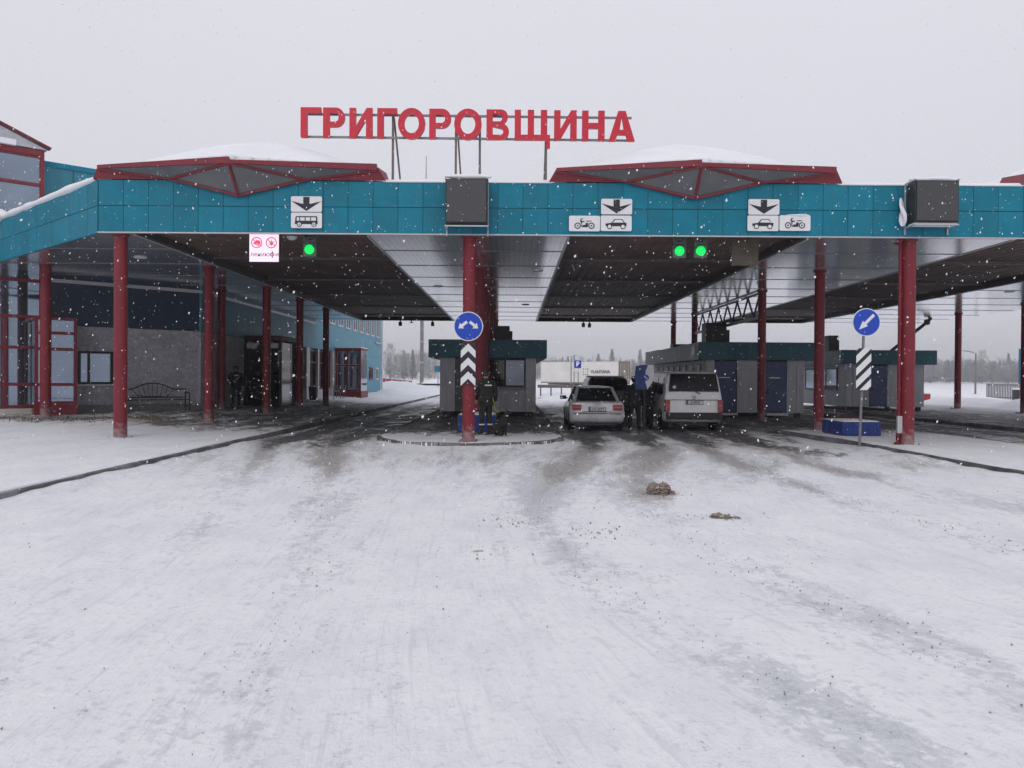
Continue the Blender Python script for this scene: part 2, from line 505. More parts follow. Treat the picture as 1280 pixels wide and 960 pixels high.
def ground_material():
    m = bpy.data.materials.new('snow_and_asphalt')
    m.use_nodes = True
    t = m.node_tree; N = t.nodes; b = N['Principled BSDF']
    def node(k, **kw):
        n = N.new(k)
        for a, v in kw.items(): setattr(n, a, v)
        return n
    geo = node('ShaderNodeNewGeometry')
    def noise(scale, detail=6, rough=0.6, sx=1, sy=1):
        mp = node('ShaderNodeMapping'); mp.inputs['Scale'].default_value = (sx, sy, 1)
        t.links.new(geo.outputs['Position'], mp.inputs[0])
        n = node('ShaderNodeTexNoise')
        n.inputs['Scale'].default_value = scale; n.inputs['Detail'].default_value = detail; n.inputs['Roughness'].default_value = rough
        t.links.new(mp.outputs[0], n.inputs['Vector'])
        return n.outputs['Fac']
    def math_(op, a, b_=None, clamp=False):
        n = node('ShaderNodeMath', operation=op, use_clamp=clamp)
        for i, v in enumerate((a, b_)):
            if v is None: continue
            if isinstance(v, (int, float)): n.inputs[i].default_value = v
            else: t.links.new(v, n.inputs[i])
        return n.outputs[0]
    def rng(v, a, b_, lo=0.0, hi=1.0):
        n = node('ShaderNodeMapRange'); n.interpolation_type = 'SMOOTHSTEP'
        t.links.new(v, n.inputs[0])
        for i, q in zip((1, 2, 3, 4), (a, b_, lo, hi)): n.inputs[i].default_value = q
        return n.outputs[0]
    def mix(f, a, b_):
        n = node('ShaderNodeMix', data_type='RGBA')
        t.links.new(f, n.inputs[0])
        for i, v in ((6, a), (7, b_)):
            if isinstance(v, tuple): n.inputs[i].default_value = (*v, 1)
            else: t.links.new(v, n.inputs[i])
        return n.outputs[2]
    def flow_noise(fx, fy, detail=7, rough=0.62):
        cb = node('ShaderNodeCombineXYZ'); sp_ = node('ShaderNodeSeparateXYZ')
        t.links.new(geo.outputs['Position'], sp_.inputs[0])
        t.links.new(math_('MULTIPLY', node('ShaderNodeAttribute', attribute_name='flow').outputs['Fac'], fx), cb.inputs[0])
        t.links.new(math_('MULTIPLY', sp_.outputs['Y'], fy), cb.inputs[1])
        n = node('ShaderNodeTexNoise')
        n.inputs['Scale'].default_value = 1.0; n.inputs['Detail'].default_value = detail; n.inputs['Roughness'].default_value = rough
        t.links.new(cb.outputs[0], n.inputs['Vector'])
        return n.outputs['Fac']
    def attr(nm):
        return node('ShaderNodeAttribute', attribute_name=nm).outputs['Fac']
    bare, dirt, ice = attr('bare'), attr('dirt'), attr('ice')
    nf = noise(5.0, 6, 0.74, 1.0, 0.8); ng = noise(1.3, 5, 0.66, 1.0, 0.6); nx = noise(38, 3, 0.65); nb = noise(0.5, 4); ns = flow_noise(1.9, 0.42, 7, 0.68); nt_ = flow_noise(9.0, 0.9, 4, 0.66); nm = noise(14, 5, 0.72)
    grain = noise(160, 2, 0.5)
    # bare asphalt where the snow is driven or swept off, broken up by noise
    asph = mix(rng(nx, 0.3, 0.7), (0.026, 0.026, 0.029), (0.062, 0.060, 0.062))
    asph = mix(rng(ns, 0.42, 0.66), asph, (0.17, 0.162, 0.16))
    asph = mix(rng(nm, 0.47, 0.64, 0.0, 0.75), asph, (0.36, 0.355, 0.36))
    snow = mix(rng(ng, 0.38, 0.70), (0.86, 0.865, 0.885), (0.77, 0.78, 0.815))
    snow = mix(rng(nf, 0.52, 0.72, 0.0, 0.5), snow, (0.66, 0.67, 0.71))
    snow = mix(rng(nm, 0.52, 0.66, 0.0, 0.45), snow, (0.60, 0.61, 0.65))
    snow = mix(rng(nt_, 0.54, 0.70, 0.0, 0.40), snow, (0.58, 0.59, 0.63))
    snow = mix(rng(grain, 0.35, 0.65, 0.0, 0.10), snow, (0.55, 0.56, 0.6))
    icec = mix(rng(nm, 0.35, 0.62), (0.40, 0.42, 0.455), (0.66, 0.675, 0.71))
    slush = mix(rng(nm, 0.34, 0.64), (0.20, 0.178, 0.165), (0.50, 0.475, 0.455))
    fi = rng(math_('ADD', ice, math_('ADD', math_('ADD', math_('MULTIPLY', math_('SUBTRACT', nf, 0.5), 1.2), math_('MULTIPLY', math_('SUBTRACT', nm, 0.5), 1.3)), math_('MULTIPLY', math_('SUBTRACT', ns, 0.5), 1.1))), 0.36, 0.60)
    fd = rng(math_('ADD', dirt, math_('ADD', math_('MULTIPLY', math_('SUBTRACT', math_('MULTIPLY', math_('ADD', ns, nm), 0.5), 0.5), 2.4), math_('MULTIPLY', math_('SUBTRACT', nx, 0.5), 0.7))), 0.45, 0.85)
    fb = rng(math_('ADD', bare, math_('ADD', math_('MULTIPLY', math_('SUBTRACT', nf, 0.5), 1.0), math_('MULTIPLY', math_('SUBTRACT', ns, 0.5), 1.3))), 0.42, 0.64)
    c = mix(math_('MULTIPLY', fi, 0.8), snow, icec)
    c = mix(math_('MULTIPLY', fd, 0.85), c, slush)
    # sand and grit specks on the driven snow
    sp = noise(30, 4, 0.6)
    f_sp = math_('MULTIPLY', rng(sp, 0.58, 0.66), rng(math_('ADD', ns, math_('MULTIPLY', ng, 0.5)), 0.76, 0.98))
    c = mix(math_('MULTIPLY', f_sp, 0.7), c, (0.25, 0.20, 0.16))
    c = mix(fb, c, asph)
    t.links.new(c, b.inputs['Base Color'])
    wet = math_('MULTIPLY', fb, rng(ng, 0.38, 0.62))
    rgh = math_('SUBTRACT', 0.85, math_('ADD', math_('MULTIPLY', wet, 0.42), math_('MULTIPLY', fi, 0.22)))
    t.links.new(rgh, b.inputs['Roughness'])
    bp = node('ShaderNodeBump'); bp.inputs['Strength'].default_value = 0.85; bp.inputs['Distance'].default_value = 0.025
    h = math_('ADD', math_('ADD', math_('ADD', math_('MULTIPLY', nf, 1.0), math_('MULTIPLY', nm, 0.7)), math_('ADD', math_('MULTIPLY', nx, 0.3), math_('MULTIPLY', nt_, 0.9))), math_('MULTIPLY', fb, -1.2))
    t.links.new(h, bp.inputs['Height'])
    t.links.new(bp.outputs[0], b.inputs['Normal'])
    return m
GROUND = ground_material()

def path_d(X, Y, pts):
    """sideways distance from a wheel path given as x(y) points"""
    py = [p[1] for p in pts]; px = [p[0] for p in pts]
    return np.abs(X + 0.12 * (fbm(X * .6, Y * .6, 2) - .5) - np.interp(Y, py, px))
TRACKS = [  # x at y along the approach: wheel paths into the lanes
    ([(1.95, 3), (1.5, 4.1), (.85, 5.9), (0.25, 9.6), (0.9, 14), (2.1, 19), (2.2, 24)], 0.20, 1.0),
    ([(3.4, 3), (2.9, 4.1), (2.3, 5.9), (1.65, 9.6), (2.3, 14), (3.6, 19), (3.7, 24)], 0.22, .8),
    ([(6.0, 3), (5.4, 6), (4.9, 9), (4.5, 13), (4.7, 18), (5.0, 24)], 0.20, .6),
    ([(9.0, 5), (7.6, 8), (6.6, 11), (6.0, 15), (6.3, 20), (6.4, 24)], 0.24, .7),
    ([(-1.3, 2), (-1.6, 6), (-2.4, 10), (-3.6, 15), (-4.5, 19), (-4.5, 24)], 0.22, .55),
    ([(-2.9, 2), (-3.1, 6), (-3.9, 10), (-5.0, 15), (-5.9, 19), (-6.0, 24)], 0.20, .5),
    ([(5.0, 12), (2.4, 15), (-0.5, 16.2), (-3, 17.2), (-5, 19.5)], 0.2, 0.0),
]
def track_amt(X, Y):
    s_ = np.zeros_like(X)
    for pts, w, k in TRACKS:
        d = path_d(X, Y, pts)
        s_ = np.maximum(s_, k * np.exp(-(d / (w * 2.2)) ** 2) * (0.35 + 1.1 * fbm(X * 1.1 + 3, Y * .35, 3)))
    return s_
def flow_f(X, Y):
    """sideways coordinate that follows the vehicles' paths out of the lanes"""
    sh = np.interp(Y, [0, 3, 4.1, 5.9, 9.6, 14, 19, 80], [1.2, -.1, -.6, -1.25, -1.8, -1.2, 0, 0])
    sl = np.interp(Y, [0, 2, 6, 10, 15, 19, 80], [3.4, 3.1, 2.8, 2.0, .9, 0, 0])
    w = sstep(-3.5, 1.0, X)
    return X - (sl * (1 - w) + sh * w) + .25 * (fbm(X * .3, Y * .3, 2) - .5)
def bare_f(X, Y):
    s_ = sstep(14.5, 26.0, Y + 1.5 * (fbm(X * .3 + 3, Y * .16, 2) - .5)) * (1 - sstep(42, 48, Y + 3 * (fbm(X * .3, Y * .3, 2) - .5)))
    t = track_amt(X, Y)
    near = sstep(11, 19, Y) * (1 - sstep(48, 56, Y))
    lane = np.maximum.reduce([np.exp(-((X - c) / .55) ** 2) for c in (-5.9, -4.4, 2.1, 3.5, 5.1, 6.5, 13.9, 15.4)])
    out = 0.02 + 0.47 * s_ + 0.27 * lane * sstep(17, 21.5, Y) * (1 - sstep(44, 52, Y)) + 0.26 * near * t + 0.04 * t
    # drier strips left of the right-hand island and snow blown along the kerbs
    out += 0.42 * np.exp(-((X - 7.2) / 1.0) ** 2) * sstep(13.5, 17.5, Y) * (1 - s_) * (0.35 + fbm(X * 2.0, Y * .5 + 9, 3))
    out += 0.36 * np.exp(-((X + 5.3) / 1.2) ** 2) * sstep(15.5, 20, Y) * (1 - s_)
    return np.clip(out, 0, 1)
def dirt_f(X, Y):
    t = track_amt(X, Y)
    s_ = sstep(9, 16, Y) * (1 - sstep(24, 30, Y))
    st = sum(a_ * np.exp(-((X - x_) / .38) ** 2 - ((Y - y_) / .5) ** 2) for x_, y_, a_ in ((2.2, 11.3, .5), (2.56, 9.35, .45), (-.36, 7.55, .45)))
    return np.clip(st + 0.06 + 0.40 * s_ + 0.26 * t * sstep(7, 15, Y) + 0.30 * t, 0, 1) * (0.45 + 1.0 * fbm(X * .35 + 5, Y * .25, 3))
def ice_f(X, Y):
    t = track_amt(X, Y)
    return np.clip(0.16 + 0.42 * t + 0.20 * sstep(7, 14, Y), 0, 1) * (0.45 + 1.05 * fbm(X * .5 + 9, Y * .4 + 4, 3))
def road_z(X, Y):
    fl = sstep(24, 18, Y) if False else 1 - sstep(20, 27, Y)
    z = 0.035 * (fbm(X * .9, Y * .7, 4) - .5) + 0.016 * (fbm(X * 5, Y * 4, 3) - .5)
    fl_ = flow_f(X, Y)
    z = z + 0.022 * (fbm(fl_ * 4.5 + 40, Y * .35 + 7, 3) - .5) + 0.012 * (fbm(fl_ * 11 + 9, Y * 1.2 + 3, 2) - .5)
    z = z - 0.022 * track_amt(X, Y) + 0.012 * (fbm(X * 2.2 + 8, Y * 2 + 1, 2) - .5)
    kb = np.maximum(np.exp(-((X - KL) / .45) ** 2), np.exp(-((X - 8.8) / .45) ** 2)) * (1 - sstep(17, 22, Y))
    kb = np.maximum(kb, np.exp(-((np.hypot((X - IC) / IW, np.minimum(Y - 20.45, 0) / 2.2) - 1.0) / .18) ** 2) * (1 - sstep(19, 21, Y)))
    return z * (0.25 + 0.75 * fl) + kb * 0.085 * (0.3 + 1.1 * fbm(X * 1.5, Y * 1.2 + 5, 3))
xs = np.concatenate([np.linspace(-6.9, 9, 270), np.linspace(9.15, 26, 90)])
ys = np.concatenate([np.linspace(-5, 1.0, 20), np.linspace(1.1, 12, 210), np.linspace(12.08, 32, 230), np.linspace(32.3, 76, 110)])
road = link('road', grid_mesh('road', xs, ys, road_z, {'bare': bare_f, 'dirt': dirt_f, 'ice': ice_f, 'flow': flow_f}), GROUND)
tag(road, kind='structure')

def pile(X, Y, cx, cy, rx, ry, h):
    return h * np.exp(-((X - cx) / rx) ** 2 - ((Y - cy) / ry) ** 2)
def field_z(X, Y):
    z = -0.10 + 0.06 * (fbm(X * .3, Y * .3, 3) - .5)
    # banks of ploughed snow along the yard's edges
    z = z + 0.95 * np.exp(-((Y - 74 - 3 * (fbm(X * .08, X * 0 + 3, 2) - .5)) / 3.5) ** 2) * (0.5 + fbm(X * .4, Y * .4, 3)) * sstep(-30, -12, X)
    z = z + 0.8 * np.exp(-((X - 27.5 - 1.5 * (fbm(Y * .12, Y * 0 + 6, 2) - .5)) / 2.2) ** 2) * (0.35 + 1.1 * fbm(X * .35, Y * .35, 3)) * sstep(14, 30, Y) * (1 - sstep(95, 110, Y))
    z = z + pile(X, Y, -9.2, 90, 2.6, 3, 1.6) * (0.8 + .4 * fbm(X * .5, Y * .5, 2))
    z = z + pile(X, Y, -11.0, 70, 2.6, 8, 0.6) + pile(X, Y, 5.2, 60, 2.4, 2.6, 0.75) * (0.7 + .6 * fbm(X * .8, Y * .8, 3))
    z = z + pile(X, Y, 33, 62, 6, 8, 0.9)
    return z
xs = np.concatenate([np.linspace(-600, -70, 40), np.linspace(-68, 70, 190), np.linspace(74, 600, 40)])
ys = np.concatenate([np.linspace(-90, 0, 18), np.linspace(3, 120, 170), np.linspace(124, 800, 62)])
ground = link('ground', grid_mesh('ground', xs, ys, field_z), snow_m)
tag(ground, kind='structure')

def pavement(name, poly_fn, xs, ys, zf, bare, dirt=None):
    me = grid_mesh(name, xs, ys, zf, {'bare': bare, 'dirt': dirt or (lambda X, Y: 0.25 * (1 - 0 * X)), 'ice': lambda X, Y: 0.12 + 0 * X, 'flow': lambda X, Y: X}, poly_fn)
    # skirt so that the pavement is a solid step: kerb faces
    bm = bmesh.new(); bm.from_mesh(me)
    ed = [e for e in bm.edges if e.is_boundary]
    r = bmesh.ops.extrude_edge_only(bm, edges=ed)
    for v in [g for g in r['geom'] if isinstance(g, bmesh.types.BMVert)]:
        v.co.z = -0.12
    bm.to_mesh(me); bm.free()
    o = link(name, me, GROUND)
    return tag(o, kind='structure')
def walk_z(X, Y):
    s_ = 0.12 + 0.25 * sstep(-8.2, -12.0, X) * sstep(16, 24, Y) if False else 0.12 + 0.25 * (1 - sstep(-12.0, -8.2, X)) * sstep(16, 24, Y)
    sn = 1 - sstep(19, 25, Y)
    return s_ + sn * (0.05 * (fbm(X * .8, Y * .8, 3) - .3) + 0.03 * sstep(-7.0, -8.5, X)) + 0.01 * (fbm(X * 4, Y * 4, 2) - .5)
def walk_bare(X, Y):
    b_ = sstep(18.5, 23.5, Y + 2.5 * (fbm(X * .5, Y * .5, 3) - .5)) * (1 - sstep(43, 50, Y))
    return 0.05 + 0.50 * b_
def walk_dirt(X, Y):
    p = np.exp(-((X + 13.5) / 2.8) ** 2 - ((Y - 22.6) / 1.6) ** 2) + np.exp(-((X + 11) / 2.4) ** 2 - ((Y - 24) / 1.5) ** 2)
    return 0.12 + 0.75 * p * (0.4 + fbm(X, Y, 3))
pavement('walkway', None, np.concatenate([np.linspace(-40, -16, 30), np.linspace(-15.8, KL, 90)]),
         np.concatenate([np.linspace(-6, 8, 40), np.linspace(8.1, 34, 180), np.linspace(34.4, 72, 60)]), walk_z, walk_bare, walk_dirt)


def island_keep(x, y):
    r = 2.2
    yn = 20.45 - r * np.sqrt(np.clip(1 - (np.abs(x - IC) / IW) ** 2.2, 0, 1))
    return (np.abs(x - IC) < IW) & (y > yn)
def island_z(X, Y):
    return 0.115 + 0.02 * (1 - sstep(20, 24, Y)) * fbm(X * 2, Y * 2, 3)
pavement('traffic_island', island_keep, np.linspace(-3.7, 1.5, 105), np.concatenate([np.linspace(17.9, 24, 130), np.linspace(24.2, 50, 50)]), island_z,
         lambda X, Y: 0.16 + 0.6 * sstep(19.0, 23.5, Y + 1.2 * (fbm(X * .8, Y * .8, 3) - .5)) * (1 - sstep(46, 49, Y)), lambda X, Y: 0.20 + 0 * X)
def isl2_keep(x, y):
    le = np.interp(y, [0, 12, 20, 24, 28, 60], [8.85, 8.85, 8.75, 8.2, 7.25, 7.2])
    re = np.interp(y, [0, 16, 24, 60], [12.4, 12.5, 12.6, 12.7])
    return (x > le) & (x < re)
def isl2_z(X, Y):
    return 0.115 + 0.035 * (1 - sstep(19, 25, Y)) * fbm(X * 1.2, Y * 1.2, 3)
pavement('broad_traffic_island', isl2_keep, np.linspace(7.1, 12.8, 95), np.concatenate([np.linspace(4, 30, 220), np.linspace(30.4, 50, 40)]), isl2_z,
         lambda X, Y: 0.10 + 0.56 * sstep(20, 26, Y + 2 * (fbm(X * .6, Y * .6, 3) - .5)) * (1 - sstep(46, 49, Y)), lambda X, Y: 0.22 + 0 * X)
def isl3_keep(x, y):
    return (x > 16.9) & (x < 24.5)
pavement('far_traffic_island', isl3_keep, np.linspace(16.7, 24.8, 50), np.linspace(12, 50, 120), lambda X, Y: 0.12 + 0.18 * sstep(21, 23, X) + 0.03 * fbm(X, Y, 3),
         lambda X, Y: 0.62 * sstep(19, 23, Y + 2 * (fbm(X * .5, Y * .5, 3) - .5)) * (1 - sstep(46, 49, Y)) * (1 - 0.95 * sstep(21.2, 22.6, X + 1.2 * (fbm(X * .7, Y * .3, 3) - .5))))
# dark kerb stones along the edges, showing where the wind keeps them clear of snow
kerb_m = mat('kerb_concrete', (0.10, 0.098, 0.10), 0.8, var=0.3, vscale=4, bump=0.3, dirt=(0.75, 0.76, 0.8), damt=0.38, dscale=0.7)
def kerb(name, pts):
    mb = MB()
    for a, b in zip(pts[:-1], pts[1:]):
        a = Vector(a); b = Vector(b); d = (b - a).normalized(); n = Vector((-d.y, d.x, 0)) * 0.06
        L_ = (b - a).length
        k = max(1, int(L_ / 1.0))
        for i in range(k):
            p = a + d * (L_ * i / k + 0.006); q = a + d * (L_ * (i + 1) / k - 0.006)
            h = 0.125 + random.uniform(-.004, .004)
            mb.prism([p - n, q - n, q + n, p + n], -0.1, h)
    return tag(mb.build(name, kerb_m), kind='structure')
kerb('walkway_kerb', [(KL + .03, -4, 0), (KL + .03, 70, 0)])
_c = [(IC + s_ * IW * math.sin(R(a)) , 20.45 - 2.2 * math.cos(R(a)) if a < 90 else 20.45, 0) for s_, a in [(-1, 90), (-1, 75), (-1, 60), (-1, 45), (-1, 30), (-1, 15), (1, 0), (1, 15), (1, 30), (1, 45), (1, 60), (1, 75), (1, 90)]]
_c = [(IC - IW, 50, 0)] + _c + [(IC + IW, 50, 0)]
kerb('island_kerb', _c)
kerb('broad_island_kerb', [(8.85, 4, 0), (8.85, 12, 0), (8.75, 20, 0), (8.2, 24, 0), (7.25, 28, 0), (7.2, 50, 0)])
kerb('broad_island_outer_kerb', [(12.4, 4, 0), (12.5, 16, 0), (12.6, 24, 0), (12.7, 50, 0)])
kerb('far_island_kerb', [(16.9, 12, 0), (16.9, 50, 0)])

# ------------------------------------------------------------------ canopy
UX, UY = -0.756, 0.654                     # direction of the chamfered end of the fascia
def x_left(Y):
    if Y <= 24.97: return -10.0 - (Y - 18.5) * 1.156
    if Y <= 29.7: return -17.5 + (Y - 24.97) * 1.153
    return -12.05
canopy = empty('checkpoint_canopy', (0, 0, 0), label='wide flat checkpoint canopy with teal panelled fascia and snow covered skylights', cat='canopy')
BAYS = [(-9.26, -3.60), (1.34, 7.14), (12.17, 17.50)]
STRIPS = [(None, -9.26), (-3.60, 1.34), (7.14, 12.17), (17.50, XE)]
ROWS = [18.56, 20.9, 23.65, 26.4, 29.15, 31.9, 34.65, 37.4, 40.15, 42.9, 45.65, 46.86]
# fascia cassettes
pm = MB().bbox(-0.2955, 0.2955, -0.03, 0.0, 0.0, 0.614, 0.006).mesh('panel')
pm.materials.append(teal)
def panel(x, y, z, rz=0.0):
    o = bpy.data.objects.new('panel', pm)
    COL.objects.link(o)
    o.parent = canopy
    o.location = (x, y, z)
    o.rotation_euler = (R(random.uniform(-.35, .35)), 0, rz + R(random.uniform(-.3, .3)))
    return o
ncol = int((XE + 10.0) / 0.6)
for i in range(ncol):
    for z in (5.135, 5.762):
        panel(-10.0 + 0.6 * (i + 0.5), 18.5, z)
rz_ch = math.atan2(-UY, -UX)
for i in range(16):
    d = 0.6 * (i + 0.5) + 0.02
    for z in (5.135, 5.762):
        panel(-10.0 + UX * d, 18.5 + UY * d, z, rz_ch)
mb = MB()
mb.box(-10.0, XE, 18.506, 18.75, 5.13, 6.36)
mb.box(XE - .3, XE, 18.76, CAN_B - .3, 5.13, 6.36)
mb.box(-12.0, XE, CAN_B - .29, CAN_B, 5.13, 6.36)
a = Vector((-10.0, 18.5, 0)); u = Vector((UX, UY, 0)); n = Vector((.654, .756, 0))
mb.prism([a + n * .006, a + u * 9.7 + n * .006, a + u * 9.7 + n * .25, a + n * .25], 5.131, 6.359)
mb.build('fascia_frame', beam_m, canopy)
mb = MB()
mb.box(-10.02, XE, 18.455, 18.53, 5.10, 5.13)
mb.build('drip_edge', light_trim, canopy)
mb = MB()
mb.prism([a - n * .045, a + u * 9.7 - n * .045, a + u * 9.7 + n * .03, a + n * .03], 5.101, 5.129)
mb.build('drip_edge', teal, canopy)
# roof deck
mb = MB()
mb.prism([(-10.05, 18.76), (XE, 18.76), (XE, CAN_B), (-12.0, CAN_B), (-12.0, 29.8), (-17.3, 25.1)], 6.10, 6.345)
mb.build('roof_deck', beam_m, canopy)
# soffit cassettes of long slats
def soffit_material(name, bright):
    m = soffit_m.copy(); m.name = name
    t = m.node_tree
    tc = t.nodes.new('ShaderNodeNewGeometry')
    sp = t.nodes.new('ShaderNodeSeparateXYZ'); t.links.new(tc.outputs['Position'], sp.inputs[0])
    mm = t.nodes.new('ShaderNodeMath'); mm.operation = 'PINGPONG'; mm.inputs[1].default_value = 0.075
    t.links.new(sp.outputs['X'], mm.inputs[0])
    mr = t.nodes.new('ShaderNodeMapRange'); mr.inputs[2].default_value = 0.022
    t.links.new(mm.outputs[0], mr.inputs[0])
    nz = t.nodes.new('ShaderNodeTexNoise'); nz.inputs['Scale'].default_value = 0.9; nz.inputs['Detail'].default_value = 3
    t.links.new(tc.outputs['Position'], nz.inputs['Vector'])
    ad = t.nodes.new('ShaderNodeMath'); ad.operation = 'MULTIPLY_ADD'; ad.inputs[1].default_value = 1.0
    t.links.new(nz.outputs['Fac'], ad.inputs[0]); t.links.new(mr.outputs[0], ad.inputs[2])
    b0 = t.nodes['Principled BSDF']
    old = b0.inputs['Base Color'].links[0].from_socket
    gm = t.nodes.new('ShaderNodeMapRange'); gm.inputs[2].default_value = 0.010; gm.inputs[3].default_value = 0.30
    t.links.new(mm.outputs[0], gm.inputs[0])
    gx = t.nodes.new('ShaderNodeMix'); gx.data_type = 'RGBA'; gx.blend_type = 'MULTIPLY'; gx.inputs[0].default_value = 1.0
    t.links.new(old, gx.inputs[6]); t.links.new(gm.outputs[0], gx.inputs[7]); t.links.new(gx.outputs[2], b0.inputs['Base Color'])
    bp = t.nodes.new('ShaderNodeBump'); bp.inputs['Strength'].default_value = 0.25; bp.inputs['Distance'].default_value = 0.006
    t.links.new(nz.outputs['Fac'], bp.inputs['Height'])
    t.links.new(bp.outputs[0], t.nodes['Principled BSDF'].inputs['Normal'])
    return m
slat_m = soffit_material('soffit_slat_sheet', 1)
brk = sorted(set(ROWS + [24.97, 29.7]))
for k, (x0, x1) in enumerate(STRIPS):
    rows = brk if k == 0 else ROWS
    for y0, y1 in zip(rows[:-1], rows[1:]):
        g = 0.016
        if k == 0:
            p = [(x_left(y0 + g) + .03, y0 + g), (x1, y0 + g), (x1, y1 - g), (x_left(y1 - g) + .03, y1 - g)]
        else:
            p = [(x0, y0 + g), (x1, y0 + g), (x1, y1 - g), (x0, y1 - g)]
        MB().prism(p, ZS + random.uniform(0, .004), ZS + .03).build('soffit_panel', slat_m, canopy)
        if y1 < 46.8 and y1 in ROWS:
            xa = x_left(y1) + .05 if k == 0 else x0
            MB().box(xa, x1, y1 - .014, y1 + .014, ZS - .011, ZS - .001).build('soffit_batten', grey_metal, canopy)
# edge angles along the strips, dark deck of the bays, its ribs
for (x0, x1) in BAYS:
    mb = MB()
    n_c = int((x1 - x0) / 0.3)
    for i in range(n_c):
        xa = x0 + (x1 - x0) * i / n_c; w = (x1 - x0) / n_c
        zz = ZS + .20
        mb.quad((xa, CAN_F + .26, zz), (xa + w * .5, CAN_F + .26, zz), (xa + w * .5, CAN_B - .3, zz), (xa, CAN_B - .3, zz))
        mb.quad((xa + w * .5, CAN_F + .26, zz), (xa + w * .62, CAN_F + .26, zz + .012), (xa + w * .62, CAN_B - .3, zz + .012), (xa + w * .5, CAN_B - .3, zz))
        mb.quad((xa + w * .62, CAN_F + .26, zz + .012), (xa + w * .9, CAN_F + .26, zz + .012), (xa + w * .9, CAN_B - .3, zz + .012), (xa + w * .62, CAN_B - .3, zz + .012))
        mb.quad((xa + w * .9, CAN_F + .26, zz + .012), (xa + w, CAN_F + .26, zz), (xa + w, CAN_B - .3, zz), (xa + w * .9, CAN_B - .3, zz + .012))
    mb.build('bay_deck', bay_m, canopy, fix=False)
    for xx, s_ in ((x0, 1), (x1, -1)):
        mb = MB(); mb.box(min(xx, xx + s_ * .10), max(xx, xx + s_ * .10), CAN_F + .27, CAN_B - .31, ZS + .02, ZS + .19)
        mb.build('bay_beam', beam_m, canopy)
        mb = MB(); mb.box(min(xx - s_ * .05, xx + s_ * .012), max(xx - s_ * .05, xx + s_ * .012), CAN_F + .27, CAN_B - .31, ZS - .012, ZS - .002)
        mb.build('edge_angle', light_trim, canopy)
    for y in (23.4, 28.6, 33.8, 39.0, 44.2):
        mb = MB()
        mb.box(x0 + .1, x1 - .1, y - .012, y + .012, ZS + .135, ZS + .195)
        mb.box(x0 + .1, x1 - .1, y - .045, y + .045, ZS + .12, ZS + .133)
        mb.build('rib', rib_m, canopy)
# recessed lamps in the soffit (unlit white rims)
lm = MB().lathe([(0.0, -.012), (.12, -.012), (.17, -.02), (.18, 0.0)], n=18).mesh('downlight'); lm.materials.append(sign_white)
for x, y in [(0.55, 36.0), (0.75, 24.6), (-2.85, 29.0), (11.2, 27.6), (19.0, 29.5), (-10.9, 22.4)]:
    o = bpy.data.objects.new('downlight', lm); COL.objects.link(o); o.parent = canopy; o.location = (x, y, ZS - .001)
# hanging lamps / cameras at the back edge
for x, y in [(-6.85, 46.4), (-4.9, 46.4), (4.2, 46.4), (-6.2, 46.6), (4.6, 46.7)]:
    mb = MB(); mb.box(x - .09, x + .09, y - .12, y + .12, ZS - .34 if abs(x) != 6.2 else ZS - .14, ZS - .1); mb.box(x - .03, x + .03, y - .03, y + .03, ZS - .1, ZS + .1)
    mb.build('camera_housing', dark_metal, canopy)

# skylights: folded glazing that comes out over the fascia
def skylight(cx):
    T = Vector((cx, 17.82, 6.60)); V = Vector((cx, 18.435, 6.0))
    M1 = Vector((cx - 1.64, 18.435, 6.385)); M2 = Vector((cx + 1.64, 18.435, 6.385))
    A = Vector((cx - 3.33, 18.36, 6.60)); B = Vector((cx + 3.33, 18.36, 6.60))
    s_ = tag(MB().slab([A, T, V][:0] or [T, A, M1], .02).build('skylight', poly, canopy))
    for tri in ((T, M1, V), (T, V, M2), (T, M2, B)):
        MB().slab(tri, .02).build('pane', poly, s_)
    f = Vector((0, -.03, 0))
    for a_, b_, w in ((T, V, .055), (T, M1, .05), (T, M2, .05), (M1, V, .055), (V, M2, .055), (A, M1, .045), (B, M2, .045)):
        MB().bar(a_ + f, b_ + f, w, w).build('glazing_bar', red_trim, s_)
    # red eaves band along the top, sloped down to both ends
    for a_, b_ in ((A, T), (T, B)):
        up = Vector((0, 0, .155))
        mb = MB()
        g = Vector((0, -.055, 0)); bk = Vector((0, .10, 0))
        a0, b0 = a_ + g, b_ + g
        q = [a0, b0, b0 + up, a0 + up * .55, a0 + bk, b0 + bk, b0 + up + bk, a0 + up * .55 + bk]
        mb.add(q, [(0, 1, 2, 3), (7, 6, 5, 4), (0, 4, 5, 1), (3, 2, 6, 7), (1, 5, 6, 2), (0, 3, 7, 4)])
        mb.build('eaves_band', red_trim, s_)
    for e, m_, sx in ((A, M1, -1), (B, M2, 1)):
        c = Vector((e.x + sx * .17, 18.44, 6.385))
        mb = MB(); mb.slab([e + Vector((0, -.02, .07)), c, m_ + Vector((0, .0, .0))] if sx < 0 else [e + Vector((0, -.02, .07)), m_, c], .03)
        mb.build('end_panel', red_trim, s_)
        mb = MB(); mb.slab([c, e + Vector((0, 0, .07)), e + Vector((0, 1.2, .25)), c + Vector((0, 1.2, 0))], .03)
        mb.build('end_panel', red_trim, s_)
    return s_
SKY_C = (-6.62, 4.32, 15.7)
for c in SKY_C:
    skylight(c)

